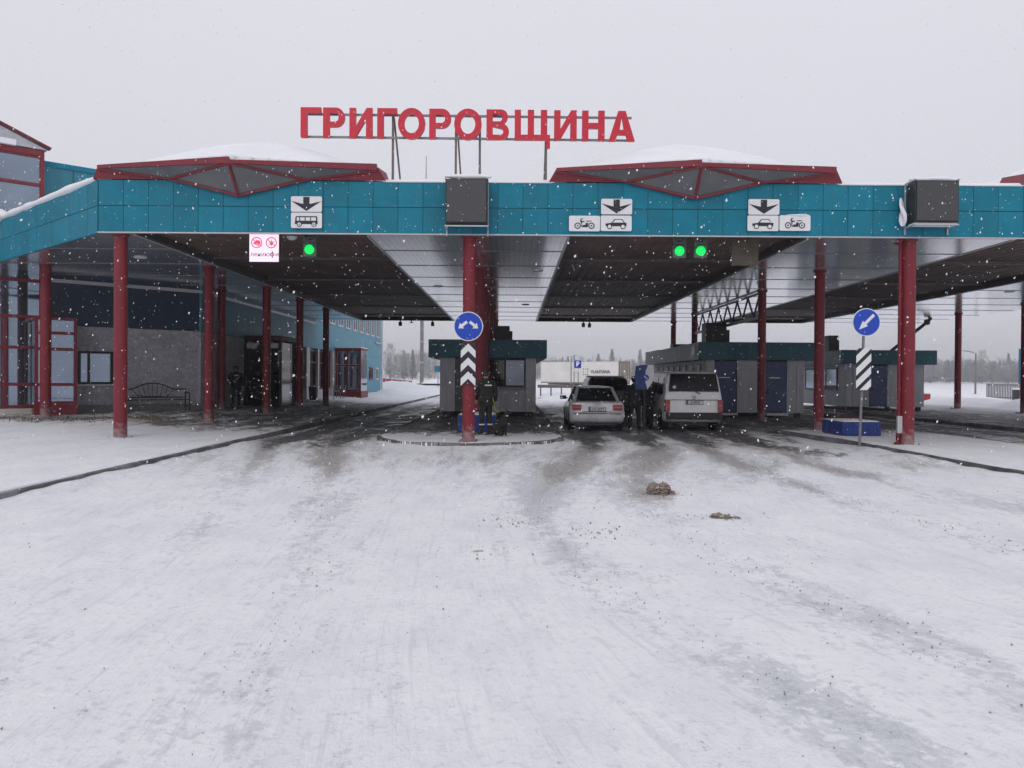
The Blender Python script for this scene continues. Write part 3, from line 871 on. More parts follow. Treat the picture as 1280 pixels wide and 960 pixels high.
# snow lying on the roof and on the pyramids of the skylights
def roof_snow_z(X, Y):
    edge = np.minimum.reduce([Y - 18.46, XE - X])
    base = 6.375 + 0.10 * sstep(0, .25, edge) + 0.07 * fbm(X * 1.3, Y * 1.3, 3) * sstep(0, .5, edge)
    z = base
    for c in SKY_C:
        yy = np.where(Y < 18.5, Y, 18.2 + np.mod(Y - 18.2, 5.2))
        dx = np.abs(X - c) / 3.45; dy = np.abs(yy - 20.8) / 2.75
        h = 1 - np.maximum(dx, 0.55 * dy + 0.45 * dx * dy)
        h = 1 - (dx ** 2.6 + dy ** 2.6) ** (1 / 2.6)
        h = np.where(dx < 1.0, h, 0)
        ev = 6.74 - 0.10 * dx
        mound = ev + 0.06 + 1.22 * np.clip(h, 0, 1) ** 0.72 + .06 * (fbm(X * 1.1, Y * 1.1, 3) - .4)
        z = np.where((dx < 1.0), np.maximum(z, 6.40 + (mound - 6.40) * sstep(1.0, .9, dx) if False else 6.40 + (mound - 6.40) * (1 - sstep(.84, .95, dx))), z)
    return z
def roof_keep(x, y):
    fy = np.full_like(x, 18.46)
    for c in SKY_C:
        d = np.clip(1 - np.abs(x - c) / 3.33, 0, 1)
        fy = np.where(np.abs(x - c) < 3.33, 18.52 - .69 * d, fy)
    ch = -10.0 - (y - 18.5) * 1.156
    return (y > fy) & (x > ch) & ((x > -12) | (y < 25.0 + (x + 17.5) * .867))
xs = np.linspace(-17.4, XE, 330); ys = np.concatenate([np.linspace(17.7, 24, 95), np.linspace(24.2, 46.8, 80)])
me = grid_mesh('roof_snow', xs, ys, roof_snow_z, keep=roof_keep)
bm = bmesh.new(); bm.from_mesh(me)
r_ = bmesh.ops.extrude_edge_only(bm, edges=[e for e in bm.edges if e.is_boundary])
for v in [g for g in r_['geom'] if isinstance(g, bmesh.types.BMVert)]:
    v.co.z = min(v.co.z - .02, 6.385 if v.co.z < 6.7 else v.co.z - .12)
    v.co.y += .02
bm.to_mesh(me); bm.free()
tag(link('roof_snow', me, snow_m), 'thick white snow lying over the canopy roof', 'snow', kind='stuff')
# a sausage of snow along the chamfered edge, and a lump hanging at its end
def snow_tube(name, pts, r, label, flat=.8):
    mb = MB()
    P = [Vector(p) for p in pts]
    n_ = 14; rings = []
    for i, p in enumerate(P):
        d = (P[min(i + 1, len(P) - 1)] - P[max(i - 1, 0)]).normalized()
        x = d.cross(Vector((0, 0, 1))).normalized()
        rr = r * (0.75 + .6 * random.random()) * (0.35 if i in (0, len(P) - 1) else 1)
        rings.append([p + x * rr * math.cos(t * 2 * math.pi / n_) + Vector((0, 0, 1)) * rr * flat * math.sin(t * 2 * math.pi / n_) for t in range(n_)])
    vs_ = [q for r2 in rings for q in r2]
    fs = [(i * n_ + t, i * n_ + (t + 1) % n_, (i + 1) * n_ + (t + 1) % n_, (i + 1) * n_ + t) for i in range(len(P) - 1) for t in range(n_)]
    mb.add(vs_, fs, True); mb.add(rings[0], [tuple(reversed(range(n_)))], True); mb.add(rings[-1], [tuple(range(n_))], True)
    o = mb.build(name, snow_m)
    sm_ = o.modifiers.new('s', 'SUBSURF'); sm_.levels = 1; sm_.render_levels = 1
    return tag(o, label, 'snow', kind='stuff')
snow_tube('snow_ridge', [(-10.0 + UX * d, 18.5 + UY * d, 6.43) for d in np.arange(0, 9.4, .35)], .11, 'ridge of snow along the slanting end of the teal fascia')
e = Vector((-10.0, 18.5, 0)) + u * 7.0
snow_tube('snow_lump', [e + Vector((.05, -.05, 6.45)), e + u * .3 + Vector((0, -.05, 6.5)), e + u * .6 + Vector((0, -.06, 6.50)), e + u * 1.0 + Vector((0, -.05, 6.50)), e + u * 1.5 + Vector((0, 0, 6.45)), e + u * 1.9 + Vector((0, 0, 6.43))], .3, 'big lump of snow overhanging the slanting fascia', .75)
snow_tube('snow_lump', [e + u * .75 + Vector((-.02, -.1, 6.45)), e + u * .8 + Vector((-.02, -.1, 6.2)), e + u * .8 + Vector((-.02, -.08, 5.98)), e + u * .8 + Vector((-.02, -.06, 5.80))], .17, 'tongue of snow hanging down over the slanting fascia', .9)

# ------------------------------------------------------------------ columns
ORD = ['foremost', 'second', 'third', 'fourth', 'fifth', 'sixth']
def column(x, y, z0, label, r=.155, group=None, m=red_col):
    c = empty('steel_column', (x, y, z0), label=label, cat='column', group=group)
    h = ZS - z0
    MB().lathe([(r, 0.0), (r, .6), (r, h - .1), (r, h)], n=24).build('shaft', m, c)
    MB().lathe([(r + .03, -.03), (r + .03, .012), (r + .012, .02)], n=24).build('base_ring', m, c)
    MB().bbox(-.24, .24, -.24, .24, -.02, .025, .006).build('base_plate', m, c)
    for bx_ in (-.19, .19):
        for by_ in (-.19, .19):
            MB().lathe([(.02, .02), (.02, .06), (.012, .065)], c=(bx_, by_, 0), n=6).build('bolt', rust_metal, c)
    MB().lathe([(r + .025, h - .05), (r + .04, h - .04), (r + .04, h - .002)], n=24).build('head_collar', m, c)
    return c
dark_red = red
for i, y in enumerate((18.75, 24.2, 29.85, 34.5, 39.3)):
    column(-9.6, y, .12 + (.10 if i else 0.0), f'{ORD[i]} red round column of the row along the terminal walkway', group='columns along the walkway')
for i, y in enumerate((18.75, 24.2, 29.8, 35.4, 40.9, 46.3)):
    column(-1.09, y, .10, f'{ORD[i]} red round column on the middle traffic island' if i else 'foremost red column of the middle island, carrying the forked arrow sign', group='columns on the middle island')
for i, y in enumerate((18.75, 24.2, 29.8, 40.9, 46.3)):
    c = column(9.62, y, .10, f'{ORD[i]} red round column on the broad island by the vans' if i else 'foremost red column of the broad island, with a downpipe against it', group='columns on the broad island')
    if i == 0:
        mb = MB(); mb.tube([(-.19, .04, 4.95), (-.19, .04, .6)], .045); mb.build('downpipe', red, c)
        mb = MB(); mb.tube([(-.20, .02, .72), (-.20, .02, .12), (-.22, -.03, .06), (-.33, -.12, .03)], .062); mb.build('downpipe_shoe', red, c)
        mb = MB(); mb.bbox(-.26, -.14, -.05, .03, .3, .72, .01); mb.build('junction_box', light_trim, c)
        mb = MB(); mb.tube([(-.20, .02, 4.93), (-.24, .03, 5.0)], .09, r2=.14); mb.build('hopper', red, c)
for i, y in enumerate((39.1, 34.0, 28.6, 23.0)):
    column(22.6, y, .28, ['dark red column rising from the snowbank at the far end of the canopy', 'dark red column cut by the frame edge, at the outer snowbank',
                          'outer column of the canopy beyond the frame, third from the back', 'outer column of the canopy beyond the frame, nearest the road'][i], group='columns on the outer bank')
column(-14.6, 23.95, .36, 'red round column before the glazed entrance porch', group='columns at the terminal porch')
column(-11.75, 30.9, .34, 'dark red column at the inner corner of the terminal walls', group='columns at the terminal porch')

# hanging lattice truss between two columns of the broad island
tr = empty('lattice_truss', (9.62, 30, 4.0), label='dark lattice truss hanging under the canopy between two columns of the broad island', cat='truss')
L0, L1, zl, zu = 0.1, 10.7, .12, 1.06
MB().bar((0, L0, zl), (0, L1, zl), .10, .12).build('lower_chord', grey_metal, tr)
MB().bar((0, L0, zu), (0, L1, zu), .10, .07).build('upper_chord', dark_metal, tr)
nseg = 7
for i in range(nseg):
    ya = L0 + (L1 - L0) * i / nseg; yb = L0 + (L1 - L0) * (i + .5) / nseg; yc = L0 + (L1 - L0) * (i + 1) / nseg
    MB().bar((0, ya, zu - .03), (0, yb, zl + .06), .06).build('diagonal', dark_metal, tr)
    MB().bar((0, yb, zl + .06), (0, yc, zu - .03), .06).build('diagonal', dark_metal, tr)

# bent drain pipe under the soffit beyond the broad island
p0 = at(1146, 412, 42); p1 = at(1158, 403, 42.2)
dp = empty('drain_pipe', (20.45, p0.y, 3.16), label='slanting dark drain pipe with elbow under the far soffit', cat='pipe')
MB().tube([(0, 0, 0), p1 - dp.location, (p1.x - dp.location.x + .25, .3, ZS - dp.location.z)], .09).build('pipe', dark_metal, dp)
MB().lathe([(.02, -.16), (.15, -.12), (.16, .12), (.02, .16)], c=(p1 - dp.location), n=12).build('elbow', dark_metal, dp)

# ------------------------------------------------------------------ rooftop letters
SY = 19.3
def S(px): return (px - 1.9 - CX) * SY / F
ring = lambda cx, cz, rx, rz, a0, a1, n=18: [(cx + rx * math.cos(R(a0 + (a1 - a0) * i / n)), cz + rz * math.sin(R(a0 + (a1 - a0) * i / n))) for i in range(n + 1)]
H, W = 0.745, 0.158
def lt_g(w): return [[(0, 0), (W, 0), (W, H - W * .85), (w, H - W * .85), (w, H), (0, H)]]
def lt_r(w):
    m_ = H * .68; ry = m_ / 2 * .94; cz = H - ry
    o = [(0, 0), (W, 0), (W, cz - ry), (w - ry * .95, cz - ry)] + ring(w - ry * .95, cz, ry * .95, ry, -90, 90) + [(0, H)]
    i_ = [(W, cz - ry + W * .8), (w - ry * .95, cz - ry + W * .8)] + ring(w - ry * .95, cz, ry * .95 - W * .95, ry - W * .8, -90, 90) + [(W, H - W * .8)]
    return [o, i_]
def lt_i(w): return [[(0, 0), (W * .9, 0), (w - W, H * .62), (w - W, 0), (w, 0), (w, H), (w - W * .9, H), (W, H * .38), (W, H), (0, H)]]
def lt_o(w): return [circ(w / 2, H / 2, w / 2, 40, H / 2 + .012), circ(w / 2, H / 2, w / 2 - W, 40, H / 2 - W * .82)]
def lt_v(w):
    hu, hl = H * .47, H * .53
    ru, rl = hu / 2, hl / 2
    o = [(0, 0), (w - rl, 0)] + ring(w - rl, rl, rl, rl, -90, 60) + ring(w - ru - .03, H - ru, ru, ru, -60, 90) + [(0, H)]
    t_ = W * .75
    i1 = [(W, t_), (w - rl, t_)] + ring(w - rl, rl, rl - W * .9, rl - t_, -90, 90) + [(W, hl - t_ * .75 + .02)]
    i2 = [(W, H - hu + t_ * .3 + .02), (w - ru - .03, H - hu + t_ * .3 + .02)] + ring(w - ru - .03, H - hu / 2 - .035 + .02, ru - W * .9, (hu - t_ * 1.3) / 2 - .01, -90, 90) + [(W, H - t_)]
    return [o, i1, i2]
def lt_sh(w):
    b_ = W * .8; e_ = w - .075
    g_ = (e_ - 3 * W) / 2
    return [[(0, 0), (e_ - .02, 0), (e_ - .02, -.20), (w, -.20), (w, b_), (e_, b_), (e_, H), (e_ - W, H), (e_ - W, b_), (W * 2 + g_, b_), (W * 2 + g_, H), (W + g_, H), (W + g_, b_), (W, b_), (W, H), (0, H)]]
def lt_n(w): return [[(0, 0), (W, 0), (W, H * .5 - W * .42), (w - W, H * .5 - W * .42), (w - W, 0), (w, 0), (w, H), (w - W, H), (w - W, H * .5 + W * .42), (W, H * .5 + W * .42), (W, H), (0, H)]]
def lt_a(w):
    o = [(0, 0), (W * 1.05, 0), (W * 1.05 + .055, H * .21), (w - W * 1.05 - .055, H * .21), (w - W * 1.05, 0), (w, 0), (w / 2 + W * .58, H), (w / 2 - W * .58, H)]
    i_ = [(W * 1.05 + .105, H * .21 + W * .75), (w / 2, H * .84), (w - W * 1.05 - .105, H * .21 + W * .75)]
    return [o, i_]
sign = empty('rooftop_sign', (0, SY, 6.4), label='large red rooftop letters ГРИГОРОВЩИНА on a steel rail frame', cat='sign')
Z0 = 7.62 - 6.4
tilt = 0.0055
for (x0, x1, fn) in [(377.4, 402.6, lt_g), (405.3, 432, lt_r), (438, 466.4, lt_i), (472.5, 497, lt_g), (498.2, 532, lt_o), (537, 564, lt_r),
                     (568, 602, lt_o), (608, 636, lt_v), (643, 687, lt_sh), (692, 720, lt_i), (726.7, 754.6, lt_n), (759.7, 792, lt_a)]:
    xa, xb = S(x0), S(x1)
    me = shape(fn(xb - xa), .11)
    o = link('letter', me, red_sign, sign, (xa, -.06, Z0 - xa * tilt))
for zz in (Z0 + .06, Z0 + H - .12):
    MB().bar((S(379), .055, zz - S(379) * tilt), (S(789), .055, zz - S(789) * tilt), .05, .05).build('rail', grey_metal, sign)
for px, br in ((490.5, 1), (569.5, 1), (599.5, 0), (682.5, 0)):
    x = S(px)
    MB().bar((x, .11, .02), (x, .11, Z0 + H - .1), .055).build('post', rust_metal, sign)
    if br: MB().bar((x + .10, 1.0, .05), (x + .02, .14, Z0 + .62), .04).build('brace', rust_metal, sign)
    else: MB().bar((x - .02, 1.0, .05), (x, .14, Z0 + .42), .04).build('brace', rust_metal, sign)
at_ = tag(MB().tube([(S(529.5), SY + .6, 6.4), (S(529.5), SY + .6, 7.4)], .012, 6, .006).build('lightning_rod', dark_metal), 'thin rod standing on the canopy roof under the letters', 'rod')

# ------------------------------------------------------------------ display boxes on the fascia
led_off = mat('unlit_display', (0.055, 0.055, 0.058), 0.55, var=0.25, vscale=30, bump=0.2, bscale=80)
def display(px0, px1, py0, py1, label, Y=17.95):
    a_, b_ = at(px0, py1, Y), at(px1, py0, Y)
    w, h = b_.x - a_.x, b_.z - a_.z
    d = empty('display_cabinet', ((a_.x + b_.x) / 2, 18.46, a_.z), label=label, cat='display cabinet', group='unlit display cabinets on the fascia')
    MB().bbox(-w / 2, w / 2, Y - 18.46 + .02, -.13, 0, h, .015).build('case', dark_metal, d)
    MB().box(-w / 2 + .03, w / 2 - .03, Y - 18.46 - .006, Y - 18.46 + .015, .03, h - .03).build('screen', led_off, d)
    mb = MB()
    for x in (-w / 2, w / 2):
        mb.bar((x, -.02, h + .02), (x, Y - 18.46, h + .02), .03); mb.bar((x, -.02, -.06), (x, Y - 18.46 + .03, -.06), .03)
        mb.bar((x, -.02, -.22), (x, -.02, h), .03)
    mb.bar((-w / 2, Y - 18.46 + .03, -.06), (w / 2, Y - 18.46 + .03, -.06), .03)
    mb.build('bracket', light_trim, d)
    for k, x in enumerate(np.linspace(-w / 2 + .1, w / 2 - .1, 4)):
        pass
    return d
display(556.5, 609.5, 224, 279, 'dark square display cabinet on the fascia above the middle island')
d2 = display(1143, 1198, 226, 277.5, 'dark square display cabinet on the fascia above the broad island, snow on its bracket')
snow_tube('bracket_snow', [(d2.location.x - .63, 18.3, d2.location.z + .02), (d2.location.x - .64, 18.27, d2.location.z + .18), (d2.location.x - .65, 18.29, d2.location.z + .35), (d2.location.x - .66, 18.34, d2.location.z + .6)], .13, 'clot of snow stuck beside the display cabinet over the broad island', 1.2)
for d_, nm in ((Vector((-1.1, 18.2, 6.45)), 'middle'), (Vector((d2.location.x, 18.2, 6.45)), 'broad')):
    snow_tube('cabinet_snow', [d_ + Vector((x, random.uniform(-.05, .05), -.02)) for x in np.linspace(-.55, .55, 8)], .09, f'snow on top of the display cabinet over the {nm} island', .7)
MB().box(d2.location.x - .5, d2.location.x + .5, 18.02, 18.3, d2.location.z - .055, d2.location.z - .01).build('cabinet_ledge_snow', snow_m)
tag(bpy.data.objects['cabinet_ledge_snow'], 'white strip of snow on the lower bracket of the display cabinet over the broad island', 'snow', kind='stuff')

# ------------------------------------------------------------------ lane plates on the fascia
def wheel(cx, cz, r, t): return [circ(cx, cz, r, 20), circ(cx, cz, r - t, 20)]
P_ARROW = [[(-.075, .17), (-.075, .0), (-.36, .07), (0, -.165), (.36, .07), (.075, .0), (.075, .17)]]
P_BUS = ([[(-.26, .075), (-.245, .10), (.245, .10), (.26, .075), (.27, -.09), (-.28, -.09), (-.27, -.02)],
          [(-.235, -.01), (-.235, .075), (-.17, .075), (-.17, -.01)], [(-.15, -.01), (-.15, .075), (-.04, .075), (-.04, -.01)],
          [(-.02, -.01), (-.02, .075), (.09, .075), (.09, -.01)], [(.11, -.01), (.11, .075), (.225, .075), (.235, -.01)]], [(-.17, -.095), (.18, -.095)])
P_CAR = ([[(-.25, -.07), (-.26, -.01), (-.12, .01), (-.04, .10), (.14, .10), (.20, .02), (.25, .0), (.24, -.07)],
          [(-.08, .015), (-.025, .085), (.13, .085), (.18, .015)]], [(-.16, -.08), (.16, -.08)])
def plate(cx_px, cy_px, kind, label, w=.74, h=.37, Y=18.42):
    p = at(cx_px, cy_px, Y)
    o = shape([rrect(w, h, .035)], .02)
    t = link('lane_plate', o, sign_white, None, (p.x, Y, p.z))
    tag(t, label, 'sign', 'white lane plates on the fascia')
    rim = shape([rrect(w - .02, h - .02, .03), rrect(w - .036, h - .036, .025)], .003); 
    yy = -.0125
    def fig(polys, m=sign_black, dy=0.0):
        return link('pictogram', shape(polys, .004), m, t, (0, yy - dy, 0))
    if kind == 'arrow':
        fig(P_ARROW)
    elif kind in ('bus', 'car'):
        pol, wh = P_BUS if kind == 'bus' else P_CAR
        fig(pol)
        for (x, z) in wh:
            fig([circ(x, z, .062, 20)], sign_black, .004)
            fig([circ(x, z, .042, 20)], sign_white, .008)
            if kind == 'bus': fig([circ(x, z, .016, 12)], sign_black, .012)
    else:
        for x in (-.165, .165):
            fig([circ(x, -.055, .076, 24), circ(x, -.055, .052, 24)])
            fig([circ(x, -.055, .02, 12)])
        fig([[(-.06, -.085), (-.07, -.02), (-.055, .03), (.0, .03), (-.01, .055), (-.07, .06), (-.10, .115), (-.04, .12), (-.04, .105), (-.08, .095), (-.115, .085), (-.09, .02), (-.075, -.085)],
             ], dy=.002)
        fig([[(-.06, -.09), (-.045, -.04), (.02, -.035), (.03, .01), (.09, .015), (.075, -.09)]], dy=.004)
        fig([[(.04, .045), (.04, .065), (.17, .065), (.17, .05)]])
    MB().box(-w * .3, w * .3, .011, .05, -.05, .05).build('bracket', grey_metal, t)
    return t
plate(383.5, 255.5, 'arrow', 'white plate with black down arrow above the bus plate')
plate(383.5, 275.8, 'bus', 'white plate with a black bus pictogram')
plate(770.5, 258.8, 'arrow', 'white down arrow plate above a car plate at mid fascia, right of the display cabinet')
plate(770, 279.6, 'car', 'white plate with a black car, right of a motorcycle plate')
plate(730.5, 279.8, 'moto', 'white plate with a black motorcycle, left of a car plate')
plate(954, 259.3, 'arrow', 'white down arrow plate nearest the broad island')
plate(953, 279.6, 'car', 'white plate with a black car, left of a motorcycle plate')
plate(992.8, 279.4, 'moto', 'white plate with a black motorcycle, right of a car plate, snow on its top')
p = at(992.8, 279.4, 18.42)
snow_tube('plate_snow', [p + Vector((x, .0, .19)) for x in np.linspace(-.2, .34, 6)], .04, 'little drift of snow on top of a motorcycle plate', .6)

# ------------------------------------------------------------------ signals and screen under the fascia
green_on = mat('green_signal_lens', (0.0, 0.25, 0.06), 0.3, var=0.25, vscale=30, emit=(0.0, 1.0, 0.13), estr=1.0)
lens_off = mat('dark_signal_lens', (0.02, 0.028, 0.03), 0.25, var=0.2)
sig_body = mat('signal_housing', (0.10, 0.12, 0.10), 0.5, var=0.15)
def signal(px, py, label):
    Y = 18.9
    p = at(px, py, Y)
    s_ = empty('traffic_light', (p.x, Y, p.z - .17), label=label, cat='traffic light', group='green lane signals under the canopy')
    MB().bbox(-.16, .16, 0.0, .12, 0, .335, .012).build('housing', sig_body, s_)
    MB().bbox(-.16, .16, 0.0, .12, .345, .68, .012).build('housing', sig_body, s_)
    MB().lathe([(.118, 0), (.118, -.015), (.08, -.03), (.0, -.036)], c=(0, 0, .17), axis='Y', n=24).build('green_lens', green_on, s_)
    MB().lathe([(.118, 0), (.118, -.015), (.08, -.03), (.0, -.036)], c=(0, 0, .51), axis='Y', n=24).build('red_lens', lens_off, s_)
    for zc in (.17, .51):
        mb = MB()
        n_ = 12
        for i in range(n_):
            a0, a1 = R(20 + 140 * i / n_), R(20 + 140 * (i + 1) / n_)
            r_ = .13
            q = [(r_ * math.cos(a0), -.001, zc + r_ * math.sin(a0)), (r_ * math.cos(a1), -.001, zc + r_ * math.sin(a1)),
                 (r_ * math.cos(a1), -.10, zc + r_ * math.sin(a1) - .01), (r_ * math.cos(a0), -.10, zc + r_ * math.sin(a0) - .01)]
            mb.quad(*q)
        mb.build('visor', sig_body, s_)
    MB().box(-.02, .02, .05, .09, .68, 1.2).build('hanger', dark_metal, s_)
    return s_
signal(387, 312, 'lone green traffic light under the fascia beside the bright screen')
signal(849, 314.2, 'green traffic light left of its twin over the car lane')
signal(875.5, 314, 'green traffic light right of its twin over the car lane')
mb = empty('junction_panel', at(931, 314, 18.95), label='brownish flat box hanging beside the paired green lights', cat='box')
MB().bbox(-.33, .33, 0, .08, -.36, .36, .01).build('cover', mat('ochre_board', (.075, .06, .045), .7, var=.2), mb)
MB().box(-.02, .02, .02, .06, .36, .8).build('hanger', dark_metal, mb)

p = at(330.5, 308.5, 18.6)
scr = empty('message_screen', (p.x, 18.6, p.z - .36), label='bright pinkish square message screen with two red prohibition symbols under the fascia', cat='screen')
MB().bbox(-.37, .37, 0.0, .10, -.02, .72, .01).build('case', black_plastic, scr)
scr_m = mat('lit_screen', (0.3, 0.25, 0.3), 0.5, var=0, emit=(1.0, 0.78, 0.95), estr=0.95)
scr_r = mat('lit_red_symbol', (0.3, 0.02, 0.05), 0.5, var=0, emit=(0.80, 0.06, 0.14), estr=0.9)
scr_k = mat('lit_dark_text', (0.08, 0.02, 0.06), 0.5, var=0, emit=(0.12, 0.02, 0.08), estr=1.0)
link('display_face', shape([rrect(.71, .71, .005)], .004), scr_m, scr, (0, -.004, .35))
for x in (-.18, .175):
    link('prohibition_ring', shape([circ(x, .105, .135, 30), circ(x, .105, .112, 30)], .003), scr_r, scr, (0, -.009, .35))
    link('prohibition_bar', shape([[(x - .09, .17), (x - .075, .185), (x + .09, .04), (x + .075, .025)]], .003), scr_r, scr, (0, -.0125, .35))
link('symbol', shape([[(-.27, .10), (-.21, .13), (-.19, .165), (-.12, .16), (-.085, .125), (-.09, .05), (-.13, .08), (-.2, .08), (-.12, .03), (-.13, .015), (-.24, .07)]], .003), scr_r, scr, (0, -.0105, .35))
link('symbol', shape([[(.10, .06), (.15, .09), (.11, .15), (.165, .12), (.18, .19), (.20, .12), (.26, .15), (.215, .09), (.25, .05), (.2, .06), (.18, .02), (.15, .06)]], .003), scr_r, scr, (0, -.0105, .35))
link('lettering', text('лению', .15, .003, .0), scr_k, scr, (-.095, -.009, .17))
link('lettering', shape([circ(0, 0, .056, 24, .046), circ(0, 0, .034, 24, .028)], .003), scr_k, scr, (.20, -.009, .17))
link('lettering', shape([[(-.011, -.085), (.011, -.085), (.011, .085), (-.011, .085)]], .003), scr_k, scr, (.20, -.0125, .17))
link('lettering', text('и', .15, .003, .0), scr_k, scr, (.315, -.009, .17))
lam = empty('flood_lamp', at(365, 296, 19.0), label='small pale dome lamp under the fascia right of the bright screen', cat='lamp')
MB().lathe([(.13, 0), (.12, -.04), (.07, -.08), (0, -.09)], n=16).build('dome', white_paint, lam)
MB().box(-.02, .02, -.02, .02, 0, .4).build('stem', dark_metal, lam)

# ------------------------------------------------------------------ terminal building
def put(root, mb, name, m, parent=None, fix=True):
    """world-space geometry placed under an Empty that stands at root.location"""
    l = root.location
    mb.v = [(v[0] - l[0], v[1] - l[1], v[2] - l[2]) for v in mb.v]
    return mb.build(name, m, parent or root, None, fix)
term = empty('terminal_building', (-13.0, 30.5, 0.2), label='teal terminal building with grey block base and red framed glazing behind the walkway', cat='building')
DA = Vector((.756, .654, 0)); NA = Vector((.654, -.756, 0)); A0 = Vector((-17.5, 24.97, 0))
def wa(s_, o, z): return A0 + DA * s_ + NA * o + Vector((0, 0, z))
def abox(s0, s1, o0, o1, z0, z1, mb=None):
    mb = mb or MB()
    q = [wa(s0, o1, 0), wa(s1, o1, 0), wa(s1, o0, 0), wa(s0, o0, 0)]
    return mb.prism([(p.x, p.y) for p in q], z0, z1)
SC_ = 7.21
put(term, abox(-4, SC_, -.4, -.03, .1, 3.38), 'base_wall', masonry)
put(term, abox(1.7, SC_, -.03, .04, .1, .62), 'plinth', plinth_m)
put(term, abox(-4, SC_, -.4, 0, 3.40, ZS + .1), 'upper_wall', shaded_teal)
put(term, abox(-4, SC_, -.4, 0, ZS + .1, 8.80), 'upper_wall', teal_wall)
put(term, abox(-4, SC_ + .05, -.45, .05, 8.80, 8.97), 'coping', teal)
put(term, abox(1.6, SC_, 0, .05, 4.86, 4.98), 'cable_duct', light_trim)
# vertical sheet joints on the wall above the canopy
for s_ in np.arange(1.9, SC_, .9):
    put(term, abox(s_ - .02, s_ + .02, 0, .015, 6.4, 8.78), 'joint', teal_dark)
def frame_rect(root, fn, s0, s1, z0, z1, w, o0, o1, m, name='window_frame', bars_s=(), bars_z=(), parent=None):
    mb = MB()
    for a_, b_, c_, d_ in ((s0, s0 + w, z0, z1), (s1 - w, s1, z0, z1), (s0 + w, s1 - w, z0, z0 + w), (s0 + w, s1 - w, z1 - w, z1)):
        fn(a_, b_, o0, o1, c_, d_, mb)
    for s_ in bars_s: fn(s_ - w / 2, s_ + w / 2, o0 + .006, o1 - .004, z0 + w, z1 - w, mb)
    for z in bars_z:
        ss = [s0 + w] + [q for s_ in sorted(bars_s) for q in (s_ - w / 2, s_ + w / 2)] + [s1 - w]
        for a_, b_ in zip(ss[::2], ss[1::2]): fn(a_, b_, o0 + .003, o1 - .008, z - w / 2, z + w / 2, mb)
    return put(root, mb, name, m, parent)
w1 = frame_rect(term, abox, 2.96, 4.08, 1.36, 2.52, .075, -.02, .05, dark_metal, 'window', bars_s=(3.29,))
for a_, b_ in ((3.035, 3.25), (3.33, 4.0)):
    put(term, abox(a_, b_, -.025, .0, 1.44, 2.44), 'pane', glass_blue, w1)
put(term, abox(2.9, 4.14, .0, .09, 1.29, 1.355), 'sill', light_trim, w1)
# glazed hall that stands a little proud of the wall
hall = put(term, abox(1.70, 1.82, .45, .62, .62, 9.25), 'glazed_hall', red_trim)
zs_h = [.62, 1.36, 2.58, 3.60, 4.80, 6.45, 8.00, 8.95]
for z in zs_h:
    put(term, abox(-3.2, 1.70, .47, .60, z - .05, z + .05), 'transom', red_trim, hall)
put(term, abox(-3.2, 1.70, .44, .64, 8.96, 9.14), 'eaves_beam', red_trim, hall)
for s_ in (.72, -.7, -2.1):
    put(term, abox(s_ - .05, s_ + .05, .48, .61, .67, 3.55), 'mullion', red_trim, hall)
ed = [-3.2, -2.15, -.75, .67, 1.70]
for z0, z1 in zip(zs_h[:-1], zs_h[1:]):
    if z1 <= 3.6:
        for s0, s1 in zip([-3.2, -2.05, -.65, .77], [-2.15, -.75, .67, 1.70]):
            put(term, abox(s0, s1, .51, .54, z0 + .05, z1 - .05), 'pane', glass_blue, hall)
    else:
        for s0, s1 in ((-3.2, -1.0), (-1.0, 1.70)):
            put(term, abox(s0 + .008, s1 - .008, .51, .54, z0 + .05, z1 - .05), 'pane', glass_blue, hall)
put(term, abox(-3.2, 1.70, .42, .66, .15, .56), 'plinth', cream, hall)
# pale columns and floors seen through the panes
put(term, abox(-1.2, -.6, .0, .25, .6, 8.9), 'inner_column', cream, hall)
put(term, abox(.9, 1.25, .02, .2, .6, 8.9), 'inner_column', shaded_teal, hall)
put(term, abox(-3.2, 1.68, .02, .40, 3.7, 4.25), 'inner_floor_edge', cream, hall)
put(term, abox(-3.2, 1.68, .02, .40, 7.1, 7.4), 'inner_floor_edge', cream, hall)
put(term, abox(1.70, 1.80, .0, .45, .62, 9.2), 'side_panel', red_trim, hall)
# gable above the hall
g = MB(); P_ = [wa(1.9, .66, 9.18), wa(-3.2, .66, 9.18), wa(-3.2, .66, 11.25)]
g.slab([P_[0], P_[2], P_[1]], .3); put(term, g, 'gable', mat('pale_gable', (.45, .46, .49), .6), hall)
g = MB(); g.bar(wa(2.0, .6, 9.24), wa(-3.2, .6, 11.36), .35, .045); put(term, g, 'verge', red_trim, hall)
sp = abox(-3.2, 1.0, .55, .78, 9.15, 9.33); put(term, sp, 'ledge_snow', snow_m, hall)
# red framed porch
pc = frame_rect(term, abox, 1.42, 2.63, .72, 3.56, .09, 1.40, 1.50, red_trim, 'porch', bars_s=(), bars_z=(1.36, 2.52, 3.05))
for z0, z1 in ((.81, 1.31), (1.41, 2.47), (2.57, 3.0), (3.10, 3.47)):
    put(term, abox(1.51, 2.54, 1.43, 1.455, z0, z1), 'pane', glass_blue, pc)
put(term, abox(1.40, 2.65, 1.36, 1.52, .30, .715), 'kick_panel', red_trim, pc)
put(term, abox(1.42, 2.63, .05, 1.39, 3.46, 3.56), 'porch_roof', red_trim, pc)
put(term, abox(2.56, 2.62, .05, 1.39, .35, 3.45), 'side_glazing', glass_dark, pc)
put(term, abox(1.46, 1.52, .65, 1.39, .35, 3.45), 'side_glazing', glass_dark, pc)

